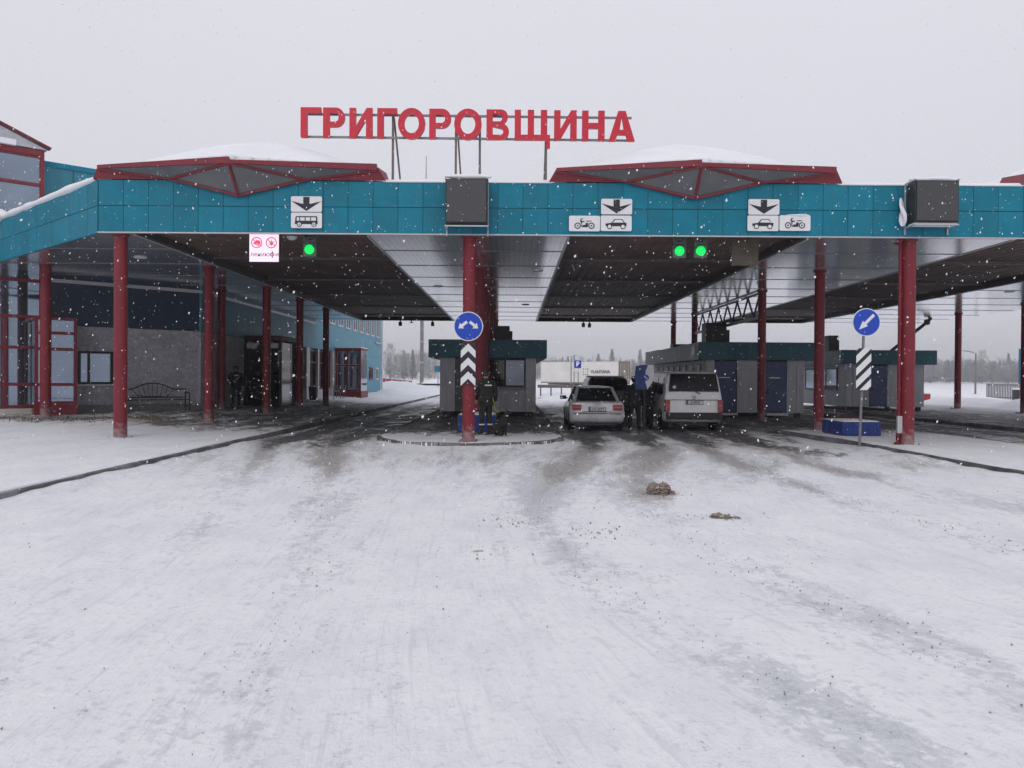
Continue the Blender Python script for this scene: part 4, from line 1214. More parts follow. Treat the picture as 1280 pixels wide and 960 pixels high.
# long wall along the lanes
XB, YB1 = -12.05, 69.7
def bbx(y0, y1, o0, o1, z0, z1, mb=None):
    mb = mb or MB()
    return mb.box(XB + o0, XB + o1, y0, y1, z0, z1)
put(term, bbx(29.62, 38.0, -.4, -.02, .1, 3.38), 'base_wall', masonry)
put(term, bbx(29.62, YB1, -.4, 0, 3.40, 8.9), 'upper_wall', pale_teal)
put(term, bbx(38.0, 51.5, -.6, -.35, .1, 3.38), 'back_wall', masonry)
put(term, bbx(51.5, YB1, -.4, -.01, .1, 3.39), 'lower_wall', pale_teal)
put(term, MB().box(XB - 9, XB - .4, YB1 - .3, YB1, .1, 8.9), 'end_wall', pale_teal)
put(term, bbx(30, 46.6, 0, .05, 4.86, 4.97), 'cable_duct', light_trim)
put(term, bbx(29.6, YB1 + .1, -.5, .12, 8.9, 9.1), 'coping', teal)
put(term, bbx(66.5, YB1 + .05, .0, .16, 4.62, 4.72), 'ledge', light_trim)
put(term, MB().tube([(XB + .09, YB1 + .1, 0.3), (XB + .09, YB1 + .1, 8.9)], .08), 'downpipe', white_paint)
# upper windows: tall pairs; lower windows near the far end
k = 0
for y in np.arange(47.6, 69, 2.45):
    w_ = frame_rect(term, bbx, y, y + 1.5, 5.15, 7.3, .10, 0.0, .07, white_paint, 'window', bars_s=(y + .75,))
    for a_, b_ in ((y + .1, y + .7), (y + .8, y + 1.4)):
        put(term, bbx(a_, b_, .005, .03, 5.25, 7.2), 'pane', glass_dark, w_)
for y in (58.5, 61.3, 64.1, 66.9):
    w_ = frame_rect(term, bbx, y, y + 1.4, 1.45, 2.5, .10, 0.0, .07, red_trim if k % 2 == 0 else white_paint, 'window', bars_s=(y + .7,)); k += 1
    for a_, b_ in ((y + .1, y + .65), (y + .75, y + 1.3)):
        put(term, bbx(a_, b_, .005, .03, 1.55, 2.4), 'pane', glass_dark, w_)
# glazed ground floor with white piers
for y, w in ((38.1, .45), (39.9, .25), (41.2, .5), (43.0, .25), (44.6, .75), (47.2, .3), (49.2, .3), (51.0, .45)):
    put(term, bbx(y, y + w, -.34, .04, .3, 3.38), 'pier', white_paint)
ge = [(38.55, 39.9), (40.15, 41.2), (41.7, 43.0), (43.25, 44.6), (45.35, 47.2), (47.5, 49.2), (49.5, 51.0)]
for i, (a_, b_) in enumerate(ge):
    w_ = frame_rect(term, bbx, a_, b_, .9, 3.3, .09, -.25, -.12, red_trim if i >= 4 else dark_metal, 'window', bars_s=((a_ + b_) / 2,), bars_z=(2.55,))
    put(term, bbx(a_ + .09, b_ - .09, -.21, -.18, 1.0, 3.2), 'pane', glass_dark, w_)
    put(term, bbx(a_, b_, -.3, -.14, .3, .88), 'apron_panel', booth_pale, w_)
# dark glazed portal
portal = put(term, MB().box(XB, -10.35, 34.3, 37.2, 3.28, 3.50), 'portal', maroon_m)
for x in (XB + .06, -11.25, -10.42):
    put(term, MB().box(x - .05, x + .05, 34.3, 34.42, .32, 3.27), 'jamb', dark_metal, portal)
for a_, b_ in ((XB + .11, -11.30), (-11.20, -10.47)):
    put(term, MB().box(a_, b_, 34.34, 34.38, .34, 2.86), 'pane', glass_dark, portal)
for a_, b_ in ((-11.9, -11.45), (-11.1, -10.5)):
    put(term, MB().bbox(a_, b_, 34.22, 34.33, 2.93, 3.16, .01), 'light_box', sign_white, portal)
for y0, y1 in ((34.45, 35.75), (35.82, 37.1)):
    put(term, MB().box(-10.44, -10.40, y0, y1, .34, 3.2), 'pane', glass_dark, portal)
put(term, MB().box(XB, -10.36, 37.1, 37.2, .3, 3.27), 'back_panel', maroon_m, portal)
# red framed porch near the far end
def pbx(x0, x1, o0, o1, z0, z1, mb=None):
    mb = mb or MB()
    return mb.box(x0, x1, 51.7 - o1, 51.7 - o0, z0, z1)
pc = frame_rect(term, pbx, XB + .06, -10.28, .72, 3.5, .12, -.1, 0, red_trim, 'porch', bars_s=(-11.2,), bars_z=(2.45,))
for a_, b_ in ((XB + .19, -11.27), (-11.13, -10.41)):
    for z0, z1 in ((.85, 2.38), (2.52, 3.37)):
        put(term, pbx(a_, b_, -.07, -.04, z0, z1), 'pane', glass_blue, pc)
put(term, MB().box(XB + .04, -10.24, 51.66, 54.1, .2, .715), 'kick_panel', red_trim, pc)
put(term, MB().box(XB + .04, -10.24, 51.66, 54.1, 3.5, 3.62), 'porch_roof', red_trim, pc)
put(term, MB().box(XB + .04, -10.26, 51.64, 54.0, 3.62, 3.70), 'porch_snow', snow_m, pc)
put(term, MB().box(-10.36, -10.29, 51.9, 54.0, .72, 3.49), 'side_glazing', glass_blue, pc)

# a litter bin and bicycle-rail like stand near the far piers
bn = empty('litter_bin', (-11.45, 43.9, .33), label='dark litter bin against a white pier of the terminal', cat='bin')
MB().lathe([(.20, 0), (.24, .55), (.25, .75), (.22, .78)], n=16).build('drum', dark_metal, bn)
MB().lathe([(.26, .74), (.26, .79), (.1, .82)], n=16).build('rim', grey_metal, bn)
sd = empty('rail_stand', (-11.1, 47.5, .33), label='low grey rail stand on the walkway before the far porch', cat='rail')
for x in (0, .7, 1.4):
    MB().tube([(0, x, 0), (0, x, .8), (.4, x, .8), (.4, x, 0)], .03, 8).build('hoop', grey_metal, sd)
MB().tube([(0.0, 0, .45), (0.0, 1.4, .45)], .025, 8).build('bar', grey_metal, sd)

# ------------------------------------------------------------------ bench with an arched back
ang = math.atan2(DA.y, DA.x)
bl = wa(5.28, .75, .36)
be = empty('park_bench', bl, ang, label='black metal bench with an arched back against the grey wall', cat='bench')
Lb = 1.15
mb = MB()
for i in range(5):
    mb.box(-Lb, Lb, -.22 + i * .1, -.14 + i * .1, .42, .45)
mb.build('seat', black_plastic, be)
arc = [(x, .24, .82 + .22 * math.cos(x / (Lb * .62) * math.pi / 2) if abs(x) < Lb * .62 else .82) for x in np.linspace(-Lb, Lb, 29)]
MB().tube(arc, .022, 8).build('top_rail', black_plastic, be)
MB().tube([(x, .22, .52) for x in (-Lb, Lb)], .02, 8).build('lower_rail', black_plastic, be)
for i in range(9):
    x = (i - 4) * .16
    MB().tube([(x * .75, .22, .53), (x * 1.1, .24, .80 + .22 * math.cos(min(abs(x * 1.1) / (Lb * .62), 1) * math.pi / 2))], .011, 6).build('spindle', black_plastic, be)
MB().tube([(-.55, .225, .60), (-.3, .225, .56), (0, .225, .55), (.3, .225, .56), (.55, .225, .60)], .014, 6).build('scroll', black_plastic, be)
for sx in (-Lb, Lb):
    MB().tube([(sx, -.25, 0), (sx, -.25, .66), (sx, -.18, .70), (sx, .2, .70), (sx, .24, .66)], .022, 8).build('armrest', black_plastic, be)
    MB().tube([(sx, .24, 0), (sx, .22, .5), (sx, .24, .84)], .022, 8).build('leg', black_plastic, be)
    MB().tube([(sx, -.24, .2), (sx, .23, .2)], .015, 6).build('stretcher', black_plastic, be)

# ------------------------------------------------------------------ control booths
def booth(x0, x1, y0, y1, zb, label, side_grey=True, rov=.42):
    b = empty('control_booth', ((x0 + x1) / 2, y0, zb), label=label, cat='booth', group='control booths under the canopy')
    cx = (x0 + x1) / 2; w = (x1 - x0) / 2; D = y1 - y0
    MB().box(-w + .03, w - .03, .03, D - .03, .2, 2.34).build('core', dark_metal, b)
    for x in (-w + .2, w - .2):
        for y in (.2, D / 2, D - .2):
            MB().box(x - .1, x + .1, y - .1, y + .1, 0, .2).build('foot', dark_metal, b)
    # side wall panels
    n_ = int(D / 1.15)
    for s_ in (-1, 1):
        for i in range(n_):
            ya = D * i / n_; yb = D * (i + 1) / n_
            MB().box(min(s_ * (w - .028), s_ * w), max(s_ * (w - .028), s_ * w), ya + .008 + (.03 if i == 0 else 0), yb - .008, .2, 2.36).build('panel', booth_panel, b)
    # overhanging fascia of the roof
    r = rov
    MB().box(-w - r + .02, w + r - .02, -r + .02, D + r - .02, 2.36, 2.44).build('soffit', dark_metal, b)
    MB().box(-w - r + .03, w + r - .03, -r + .03, D + r - .03, 2.44, 3.02).build('roof', dark_metal, b)
    nf = 4
    for i in range(nf):
        xa = -w - r + (2 * w + 2 * r) * i / nf; xb = -w - r + (2 * w + 2 * r) * (i + 1) / nf
        MB().box(xa + .003, xb - .003, -r, -r + .028, 2.36, 3.08).build('fascia_panel', teal_dark, b)
        MB().box(xa + .003, xb - .003, D + r - .028, D + r, 2.36, 3.08).build('fascia_panel', teal_dark, b)
    ns = max(2, int(D / 3))
    for s_ in (-1, 1):
        for i in range(ns):
            ya = -r + .03 + (D + 2 * r - .06) * i / ns; yb = -r + .03 + (D + 2 * r - .06) * (i + 1) / ns
            MB().box(min(s_ * (w + r - .028), s_ * (w + r)), max(s_ * (w + r - .028), s_ * (w + r)), ya + .01, yb - .01, 2.36, 3.07 - (.02 if i % 2 else 0)).build('fascia_panel', booth_panel if side_grey else teal_dark, b)
    return b, w, D
def front_panels(b, xs_, z0, z1, m=booth_panel):
    for a_, c_ in xs_:
        MB().box(a_ + .006, c_ - .006, 0, .028, z0, z1).build('panel', m, b)
# middle booth
b1, w, D = booth(-2.97, .91, 31.0, 43.0, .12, 'grey control booth with teal roof band on the middle island')
front_panels(b1, [(-w, -w + .62)], .2, 2.36)
MB().box(-w + .64, -w + .92, -.012, .028, .2, 2.34).build('door', mat('booth_door', (.10, .10, .115), .5), b1)
front_panels(b1, [(-w + .94, -.02)], .2, 2.36)
front_panels(b1, [(1.52, w)], .2, 2.36, booth_pale)
front_panels(b1, [(-.02, .50), (.50, 1.52)], .2, 1.18, booth_pale)
wd = MB(); wd.box(-.02, 1.52, -.015, .028, 2.28, 2.36); wd.box(-.02, .04, -.015, .028, 1.2, 2.27); wd.box(1.46, 1.52, -.015, .028, 1.2, 2.27); wd.box(.04, 1.46, -.015, .028, 1.2, 1.25); wd.box(.66, .72, -.012, .028, 1.26, 2.27)
wd = wd.build('window', dark_metal, b1)
MB().box(.04, .66, -.005, .006, 1.26, 2.27).build('pane', glass_dark, wd)
MB().box(.73, 1.46, -.007, .006, 1.26, 2.27).build('pane', mat('booth_glass', (.17, .19, .22), .06, metal=.6, var=.25, vscale=1.5, spec=.6), wd)
MB().box(.45, 1.58, -.24, -.004, 1.13, 1.175).build('counter', grey_metal, b1)
MB().box(.52, 1.5, -.02, -.004, .3, 1.1).build('counter_panel', booth_panel, b1)
# booth on the broad island
b2, w, D = booth(7.92, 11.95, 31.6, 43.3, .12, 'long grey control booth with two blue doors and teal roof band behind the white van')
front_panels(b2, [(-w, -w + .36), (-w + 1.28, -w + 2.42), (-w + 3.32, w - .30), (w - .30, w)], .2, 2.36)
for xa in (-w + .38, -w + 2.44):
    d_ = MB().bbox(xa, xa + .86, -.012, .026, .24, 2.30, .006).build('door', blue_door, b2)
    MB().box(xa + .07, xa + .13, -.05, -.014, 1.0, 1.18).build('handle', dark_metal, d_)
    MB().box(xa + .15, xa + .6, -.02, -.0125, 1.62, 1.66).build('notice', sign_white, d_)
    MB().box(xa - .01, xa + .87, -.25, -.02, .1, .195).build('doorstep', light_trim, b2)
for i in range(8):
    y = .9 + i * 1.35
    wn = MB().box(-w - .03, -w - .003, y, y + .55, 1.5, 2.2).build('window', dark_metal, b2)
    MB().box(-w - .036, -w - .031, y + .06, y + .49, 1.56, 2.14).build('pane', glass_dark, wn)
MB().box(-w - .46, -w - .425, .05, .62, 2.55, 2.92).build('notice_plate', white_paint, b2)
# booth on the far island
b3, w, D = booth(17.0, 21.0, 39.3, 46.2, .14, 'grey control booth with a side window on the far island', side_grey=False)
front_panels(b3, [(-w, -w + .35), (-w + .36, -w + 1.2), (-w + 2.12, -w + 3.1), (-w + 3.1, w)], .2, 2.36)
d_ = MB().bbox(-w + 1.22, -w + 2.10, -.012, .026, .24, 2.30, .006).build('door', blue_door, b3)
MB().box(-w + 1.3, -w + 1.36, -.05, -.014, 1.0, 1.18).build('handle', dark_metal, d_)
wn = MB()
for a_, c_, z0, z1 in ((1.0, 1.08, 1.0, 2.2), (5.3, 5.38, 1.0, 2.2), (1.08, 5.3, 1.0, 1.07), (1.08, 5.3, 2.12, 2.2), (2.4, 2.5, 1.07, 2.12), (3.9, 4.0, 1.07, 2.12)):
    wn.box(-w - .05, -w - .004, a_, c_, z0, z1)
wn = wn.build('window', dark_metal, b3)
for a_, c_ in ((1.09, 2.39), (2.51, 3.89), (4.01, 5.29)):
    MB().box(-w - .03, -w - .006, a_, c_, 1.08, 2.11).build('pane', glass_blue, wn)
for x0, x1, y, z0, z1, nm in ((-.82, -.05, 31.3, 3.14, 3.86, 'dark equipment box on the roof of the middle booth'),
                              (8.65, 9.75, 34.6, 3.16, 4.3, 'tall dark ventilation box on the roof of the booth behind the van'),
                              (16.6, 17.2, 40.5, 3.18, 4.1, 'dark chimney-like box on the roof of the far booth'),
                              (8.55, 9.6, 41.2, 3.16, 3.62, 'low dark box on the far end of the booth roof behind the van')):
    e_ = empty('roof_unit', ((x0 + x1) / 2, y, z0 - .06), label=nm, cat='ventilation box')
    ww = (x1 - x0) / 2; hh = z1 - z0
    MB().bbox(-ww, ww * .7, 0, .8, .06, hh, .02).build('case', dark_metal, e_)
    MB().bbox(ww * .7, ww, .1, .7, .1, hh * .72, .02).build('side_case', black_plastic, e_)
    for i in range(4):
        MB().box(-ww + .06, ww * .6, -.015, -.002, hh * (.2 + .18 * i), hh * (.2 + .18 * i) + hh * .08).build('louvre', black_plastic, e_)
    MB().box(-ww + .05, ww - .05, .1, .7, 0, .06).build('base', dark_metal, e_)

# ------------------------------------------------------------------ signs at the island heads
def disc_sign(root, x, y, z, r, tilt_=0.0):
    b_ = link('disc', shape([circ(0, 0, r, 48)], .012), sign_white, root, (x, y, z))
    link('blue_face', shape([circ(0, 0, r * .94, 48)], .003), sign_blue, b_, (0, -.009, 0))
    return b_
def arrow(b_, ang_, x, z, L_, w):
    h = [(-w / 2, -L_ / 2), (w / 2, -L_ / 2), (w / 2, L_ * .08), (w * 1.25, L_ * .08), (0, L_ / 2), (-w * 1.25, L_ * .08), (-w / 2, L_ * .08)]
    c_, s_ = math.cos(ang_), math.sin(ang_)
    link('arrow', shape([[(x + px * c_ - pz * s_, z + px * s_ + pz * c_) for px, pz in h]], .003), sign_white, b_, (0, -.0125, 0))
YS = 18.56
p = at(585.5, 408, YS)
s1 = empty('direction_sign', (p.x, YS, p.z - .36), label='round blue sign with two white diverging arrows on the middle island column', cat='sign')
b_ = disc_sign(s1, 0, 0, .36, .355)
arrow(b_, R(128), -.135, 0.03, .26, .07); arrow(b_, R(-128), .135, 0.03, .26, .07)
MB().box(-.05, .05, .006, .04, .1, .6).build('bracket', grey_metal, s1)
def chevron_board(px0, px1, py0, py1, Y, label, kind):
    a_, c_ = at(px0, py1, Y), at(px1, py0, Y)
    w, h = c_.x - a_.x, c_.z - a_.z
    s_ = empty('marker_board', ((a_.x + c_.x) / 2, Y, a_.z), label=label, cat='sign')
    link('board', shape([[(-w / 2, 0), (w / 2, 0), (w / 2, h), (-w / 2, h)]], .01), sign_black, s_, (0, 0, 0))
    if kind == 'v':
        n_ = 3; t = h / n_
        for i in range(n_):
            zt = h - .02 - i * t
            hgt = t * .53; sl = w / 2 * .98
            zz = [(-w / 2, zt - sl), (0, zt), (w / 2, zt - sl), (w / 2, zt - sl - hgt), (0, zt - hgt), (-w / 2, zt - sl - hgt)]
            link('stripe', shape([zz], .003), sign_white, s_, (0, -.0075, 0))
    else:
        t = h / 3.32
        def clip(pts):
            out = pts
            for f in (lambda p: p[1], lambda p: h - p[1]):
                new = []
                for i in range(len(out)):
                    p_, q_ = out[i], out[(i + 1) % len(out)]
                    fp, fq = f(p_), f(q_)
                    if fp >= 0: new.append(p_)
                    if fp * fq < 0:
                        k_ = fp / (fp - fq); new.append((p_[0] + (q_[0] - p_[0]) * k_, p_[1] + (q_[1] - p_[1]) * k_))
                out = new
                if not out: break
            return out
        for i in range(-1, 5):
            z0 = h - .18 - i * t
            q = clip([(-w / 2, z0 - t * .6), (w / 2, z0 - t * .6 + w * 1.0), (w / 2, z0 + w * 1.0), (-w / 2, z0)])
            if len(q) > 2: link('stripe', shape([q], .003), sign_white, s_, (0, -.0075, 0))
    return s_
m1 = chevron_board(575.8, 594.6, 428.5, 480.5, YS, 'black and white chevron board on the middle island column', 'v')
MB().box(-.05, .05, .006, .05, .1, .9).build('bracket', grey_metal, m1)
Y2 = 18.35
p = at(1081.5, 403, Y2)
base = gnd(1075, 556.5, .13)
s2 = empty('direction_sign', (base.x, Y2 + .06, .12), label='round blue keep-left sign on a slim post at the head of the broad island', cat='sign')
top = Vector((p.x - base.x, -.02, p.z - .12))
MB().tube([(0, 0, -.03), (top.x, top.y + .03, top.z + .3)], .032, 12).build('post', grey_metal, s2)
b_ = disc_sign(s2, top.x + .01, top.y - .05, top.z, .335)
arrow(b_, R(135), -.0, 0.0, .50, .07)
m2 = chevron_board(1069.5, 1088.5, 435.5, 487.5, Y2 - .03, 'black and white diagonal striped board on the slim sign post', 'd')
MB().box(-.05, .05, .006, .05, .1, .9).build('bracket', grey_metal, m2)

def tub(x, y, label, w=1.08, d=1.45, h=.44, m=blue_box_m, nm='ballast_tub'):
    t = empty(nm, (x, y, .13), label=label, cat='tub')
    bm = bmesh.new()
    mb = MB().bbox(-w / 2, w / 2, 0, d, 0, h, .035)
    mb.build('shell', m, t)
    mb = MB()
    mb.box(-w / 2 + .06, w / 2 - .06, .06, d - .06, h + .001, h + .02)
    mb.build('snow_cover', snow_m if m is blue_box_m else m, t)
    for i in range(5):
        xx = -w / 2 + w * (i + .5) / 5
        MB().box(xx - .03, xx + .03, -.012, -.001, .06, h - .06).build('rib', m, t)
    for sx in (-1, 1):
        for i in range(4):
            yy = d * (i + .5) / 4
            MB().box(min(sx * (w / 2 + .001), sx * (w / 2 + .012)), max(sx * (w / 2 + .001), sx * (w / 2 + .012)), yy - .03, yy + .03, .06, h - .06).build('rib', m, t)
    return t
tub(-1.03, 21.75, 'blue plastic ballast tub behind the first column of the middle island', h=.5)
tub(9.72, 21.4, 'blue plastic ballast tub on the broad island behind the slim sign post', h=.40)
tub(10.75, 24.6, 'dark maroon tub behind the blue tub of the broad island', w=1.0, d=.9, h=.42, m=maroon_m, nm='planter_tub')

# ------------------------------------------------------------------ vehicles
silver = mat('silver_car_paint', (0.70, 0.70, 0.72), 0.32, metal=0.20, var=0.06, vscale=3, coat=.4, dirt=(.22, .21, .2), damt=.45, dscale=2.5)
van_white = mat('dirty_white_car_paint', (0.88, 0.88, 0.89), 0.38, var=0.05, vscale=3, coat=.3, dirt=(.64, .635, .635), damt=.4, dscale=2.2)
car_dark = mat('dark_car_paint', (0.015, 0.017, 0.022), 0.3, var=0.1, coat=.4, dirt=(.08, .08, .08), damt=.4, dscale=3)
tail_red = mat('tail_lamp', (0.34, 0.012, 0.018), 0.18, var=0.12, vscale=20, coat=.5)
tail_pale = mat('tail_lamp_pale', (0.42, 0.16, 0.13), 0.2, var=0.1, vscale=20)
alloy = mat('alloy_rim', (0.30, 0.30, 0.31), 0.4, metal=.6, var=.15, dirt=(.1, .1, .1), damt=.5, dscale=8)
plate_w = mat('plate_white', (0.72, 0.72, 0.72), 0.5, var=.06, dirt=(.5, .48, .46), damt=.3, dscale=10)
seat_m = mat('seat_fabric', (0.02, 0.02, 0.022), 0.9, var=.2)

def hull(outline, xs_, sz, sy, zmid, ymid, tumble=None):
    """body shell: a side outline carried across the width, rounded off towards the flanks"""
    n_ = len(outline)
    full = [(-x, a_, b_) for x, a_, b_ in reversed(list(zip(xs_, sz, sy)))] + [(x, a_, b_) for x, a_, b_ in list(zip(xs_, sz, sy))[1:]]
    V_, Fc = [], []
    for x, a_, b_ in full:
        for (y, z) in outline:
            zz = zmid + (z - zmid) * a_; yy = ymid + (y - ymid) * b_
            V_.append((x * (tumble(zz) if tumble else 1), yy, zz))
    m_ = len(full)
    for i in range(m_ - 1):
        for j in range(n_):
            Fc.append((i * n_ + j, i * n_ + (j + 1) % n_, (i + 1) * n_ + (j + 1) % n_, (i + 1) * n_ + j))
    Fc.append(tuple(range(n_))); Fc.append(tuple(reversed(range((m_ - 1) * n_, m_ * n_))))
    mb = MB(); mb.add(V_, Fc, True)
    return mb
def shell(mb, name, m, parent):
    o = mb.build(name, m, parent)
    md = o.modifiers.new('edge', 'BEVEL'); md.width = .008; md.segments = 2; md.limit_method = 'ANGLE'; md.angle_limit = R(40)
    o.modifiers.new('wn', 'WEIGHTED_NORMAL')
    return o
def car_wheel(root, x, y, r, w=.2):
    s_ = 1 if x > 0 else -1
    t = MB().lathe([(r * .62, -w / 2), (r * .9, -w / 2), (r, -w * .3), (r, w * .3), (r * .9, w / 2), (r * .62, w / 2)], axis='X', n=28).build('wheel', rubber, root, (x, y, r))
    MB().lathe([(0.0, s_ * w * .40), (r * .2, s_ * w * .42), (r * .55, s_ * w * .32), (r * .64, s_ * w * .5), (r * .64, -s_ * w * .4)], axis='X', n=24).build('rim', alloy, t)
    for k_ in range(5):
        a_ = k_ * 2 * math.pi / 5 + .3
        MB().bar((s_ * w * .44, r * .12 * math.cos(a_), r * .12 * math.sin(a_)), (s_ * w * .42, r * .58 * math.cos(a_), r * .58 * math.sin(a_)), .05, .03, up=(1, 0, 0)).build('spoke', alloy, t)
    return t
def number_plate(root, x, y, z, s_, w=.52, h=.112, tiltx=0):
    f = MB().bbox(-w / 2 - .015, w / 2 + .015, 0, .02, -h / 2 - .012, h / 2 + .012, .004).build('number_plate', black_plastic, root, (x, y, z))
    f.rotation_euler = (tiltx, 0, 0)
    link('plate_face', shape([rrect(w, h, .012)], .003), plate_w, f, (0, -.003, 0))
    link('country_band', shape([[(-w / 2 + .004, -h / 2 + .004), (-w / 2 + .045, -h / 2 + .004), (-w / 2 + .045, h / 2 - .004), (-w / 2 + .004, h / 2 - .004)]], .002), sign_blue, f, (0, -.0055, 0))
    link('lettering', text(s_, .105, .002, .0012, .95), sign_black, f, (.02, -.0058, 0))
    return f

# silver saloon
def saloon(loc, rz, label):
    c = empty('parked_car', loc, rz, label=label, cat='car')
    ol = [(.10, .26), (.02, .34), (.0, .44), (.0, .565), (.035, .60), (.06, .64), (.07, .78), (.10, .95), (.13, .995), (.2, 1.015), (.5, 1.03), (.9, 1.02), (1.3, .965), (2.9, .955),
          (3.15, .965), (3.6, .90), (4.1, .79), (4.36, .66), (4.46, .5), (4.44, .36), (4.36, .26), (4.1, .2), (.4, .2)]
    ol = [(y, z - .07 * min(1, max(0, (z - .6) / .25))) for y, z in ol]
    shell(hull(ol, [0, .35, .6, .72, .80, .845, .868, .872], [1, 1, .998, .985, .955, .86, .62, .3], [1, .999, .993, .982, .965, .945, .932, .93], .60, 2.25), 'body', silver, c)
    br, bf = Vector((.70, .46, .955)), Vector((.74, 3.2, .90))
    rr, rf = Vector((.555, 1.16, 1.385)), Vector((.57, 2.30, 1.395))
    mx = lambda v, s_: Vector((v.x * s_, v.y, v.z))
    # roof skin
    nx, ny = 8, 8
    V_ = []
    for j in range(ny + 1):
        for i in range(nx + 1):
            u_, v_ = i / nx * 2 - 1, j / ny
            p_ = Vector((u_ * (rr.x + (rf.x - rr.x) * v_), rr.y + (rf.y - rr.y) * v_, rr.z + (rf.z - rr.z) * v_))
            p_.z += .032 * (1 - u_ * u_) + .03 * math.sin(v_ * math.pi) - .01
            p_.y += -.05 * (1 - u_ * u_) * (1 - v_) + .05 * (1 - u_ * u_) * v_
            V_.append(p_)
    k_ = len(V_)
    V2 = V_ + [p_ - Vector((0, 0, .035)) for p_ in V_]
    idx = lambda i, j, o=0: o + j * (nx + 1) + i
    Fc = [(idx(i, j), idx(i + 1, j), idx(i + 1, j + 1), idx(i, j + 1)) for i in range(nx) for j in range(ny)]
    Fc += [(idx(i, j, k_), idx(i, j + 1, k_), idx(i + 1, j + 1, k_), idx(i + 1, j, k_)) for i in range(nx) for j in range(ny)]
    for i in range(nx):
        Fc += [(idx(i, 0), idx(i, 0, k_), idx(i + 1, 0, k_), idx(i + 1, 0)), (idx(i, ny), idx(i + 1, ny), idx(i + 1, ny, k_), idx(i, ny, k_))]
    for j in range(ny):
        Fc += [(idx(0, j), idx(0, j + 1), idx(0, j + 1, k_), idx(0, j, k_)), (idx(nx, j), idx(nx, j, k_), idx(nx, j + 1, k_), idx(nx, j + 1))]
    MB().add(V2, Fc, True).build('roof', silver, c)
    for s_ in (-1, 1):
        MB().bar(mx(br, s_) - Vector((0, .02, .03)), mx(rr, s_), .10, .05).build('rear_pillar', silver, c)
        MB().bar(mx(bf, s_) - Vector((0, 0, .03)), mx(rf, s_), .06, .05).build('front_pillar', silver, c)
        b1_ = Vector((s_ * .735, 1.98, .95)); t1_ = Vector((s_ * .575, 1.80, 1.39))
        MB().bar(b1_, t1_, .08, .04).build('centre_pillar', black_plastic, c)
        sw = lambda a_, b2_, c_, d_: MB().slab([a_, b2_, c_, d_] if s_ > 0 else [d_, c_, b2_, a_], .005)
        i_ = Vector((s_ * -.012, 0, 0))
        sw(mx(br, s_) + i_ + Vector((0, .35, -.03)), b1_ + i_, t1_ + i_, mx(rr, s_) + i_ + Vector((0, .08, 0))).build('side_window', glass_tint, c)
        sw(b1_ + i_, mx(bf, s_) + i_, mx(rf, s_) + i_, t1_ + i_).build('side_window', glass_tint, c)
        mr = MB().bbox(-.11, .11, -.05, .06, -.06, .07, .03).build('mirror', black_plastic, c, (s_ * .95, 2.78, 1.01))
        MB().box(s_ * -.16, s_ * -.05, 0.0, .04, -.04, 0.0).build('mirror_foot', black_plastic, mr)
        for y in (.86, 3.50):
            car_wheel(c, s_ * .775, y, .315)
            mb = MB().lathe([(.0, s_ * .869), (.37, s_ * .869), (.375, s_ * .80)], c=(0, y, .33), axis='X', n=28); mb.build('wheel_arch', black_plastic, c)
        # lamps wrap round the corners
        tl = MB().bbox(min(s_ * .50, s_ * .80), max(s_ * .50, s_ * .80), .03, .22, .67, .85, .02).build('tail_lamp', tail_red, c)
        MB().bbox(min(s_ * .52, s_ * .78), max(s_ * .52, s_ * .78), .022, .1, .745, .785, .006).build('reversing_lens', tail_pale, tl)
        MB().bbox(min(s_ * .55, s_ * .76), max(s_ * .55, s_ * .76), 4.30, 4.40, .62, .74, .02).build('headlamp', sign_white, c)
    MB().slab([mx(br, -1) + Vector((.04, .0, .0)), mx(br, 1) - Vector((.04, 0, 0)), mx(rr, 1) - Vector((.02, .02, .01)), mx(rr, -1) + Vector((.02, -.02, -.01))], .006).build('rear_window', glass_tint, c)
    MB().slab([mx(bf, 1), mx(bf, -1), mx(rf, -1), mx(rf, 1)], .006).build('windscreen', glass_tint, c)
    for s_ in (-.36, .36):
        MB().bbox(s_ - .22, s_ + .22, 1.75, 1.9, .9, 1.14, .05).build('seat', seat_m, c)
        MB().bbox(s_ - .13, s_ + .13, 1.75, 1.84, 1.15, 1.32, .04).build('headrest', seat_m, c)
    MB().bbox(-.62, .62, 1.02, 1.12, .95, 1.12, .04).build('rear_seat', seat_m, c)
    MB().box(-.05, .12, 2.32, 2.36, 1.20, 1.3).build('inside_mirror', black_plastic, c)
    MB().box(-.74, .74, -.012, .05, .555, .575).build('bumper_strip', black_plastic, c)
    MB().box(-.62, .62, .01, .3, .2, .27).build('valance', black_plastic, c)
    MB().tube([(-.5, -.02, .25), (-.5, .4, .25)], .03, 10).build('exhaust_pipe', dark_metal, c)
    mb = MB(); mb.box(-.47, .47, .045, .07, .62, .635); mb.build('lid_line', black_plastic, c)
    number_plate(c, 0.0, .03, .715, 'LW-6649')
    for i in range(4):
        link('badge_ring', shape([circ(-.09 + .06 * i, 0, .036, 20), circ(-.09 + .06 * i, 0, .029, 20)], .004), alloy, c, (0, .055, .865))
    return c
saloon((2.66, 24.25, 0.005), R(-1.0), 'silver saloon car stopped beside the middle island')

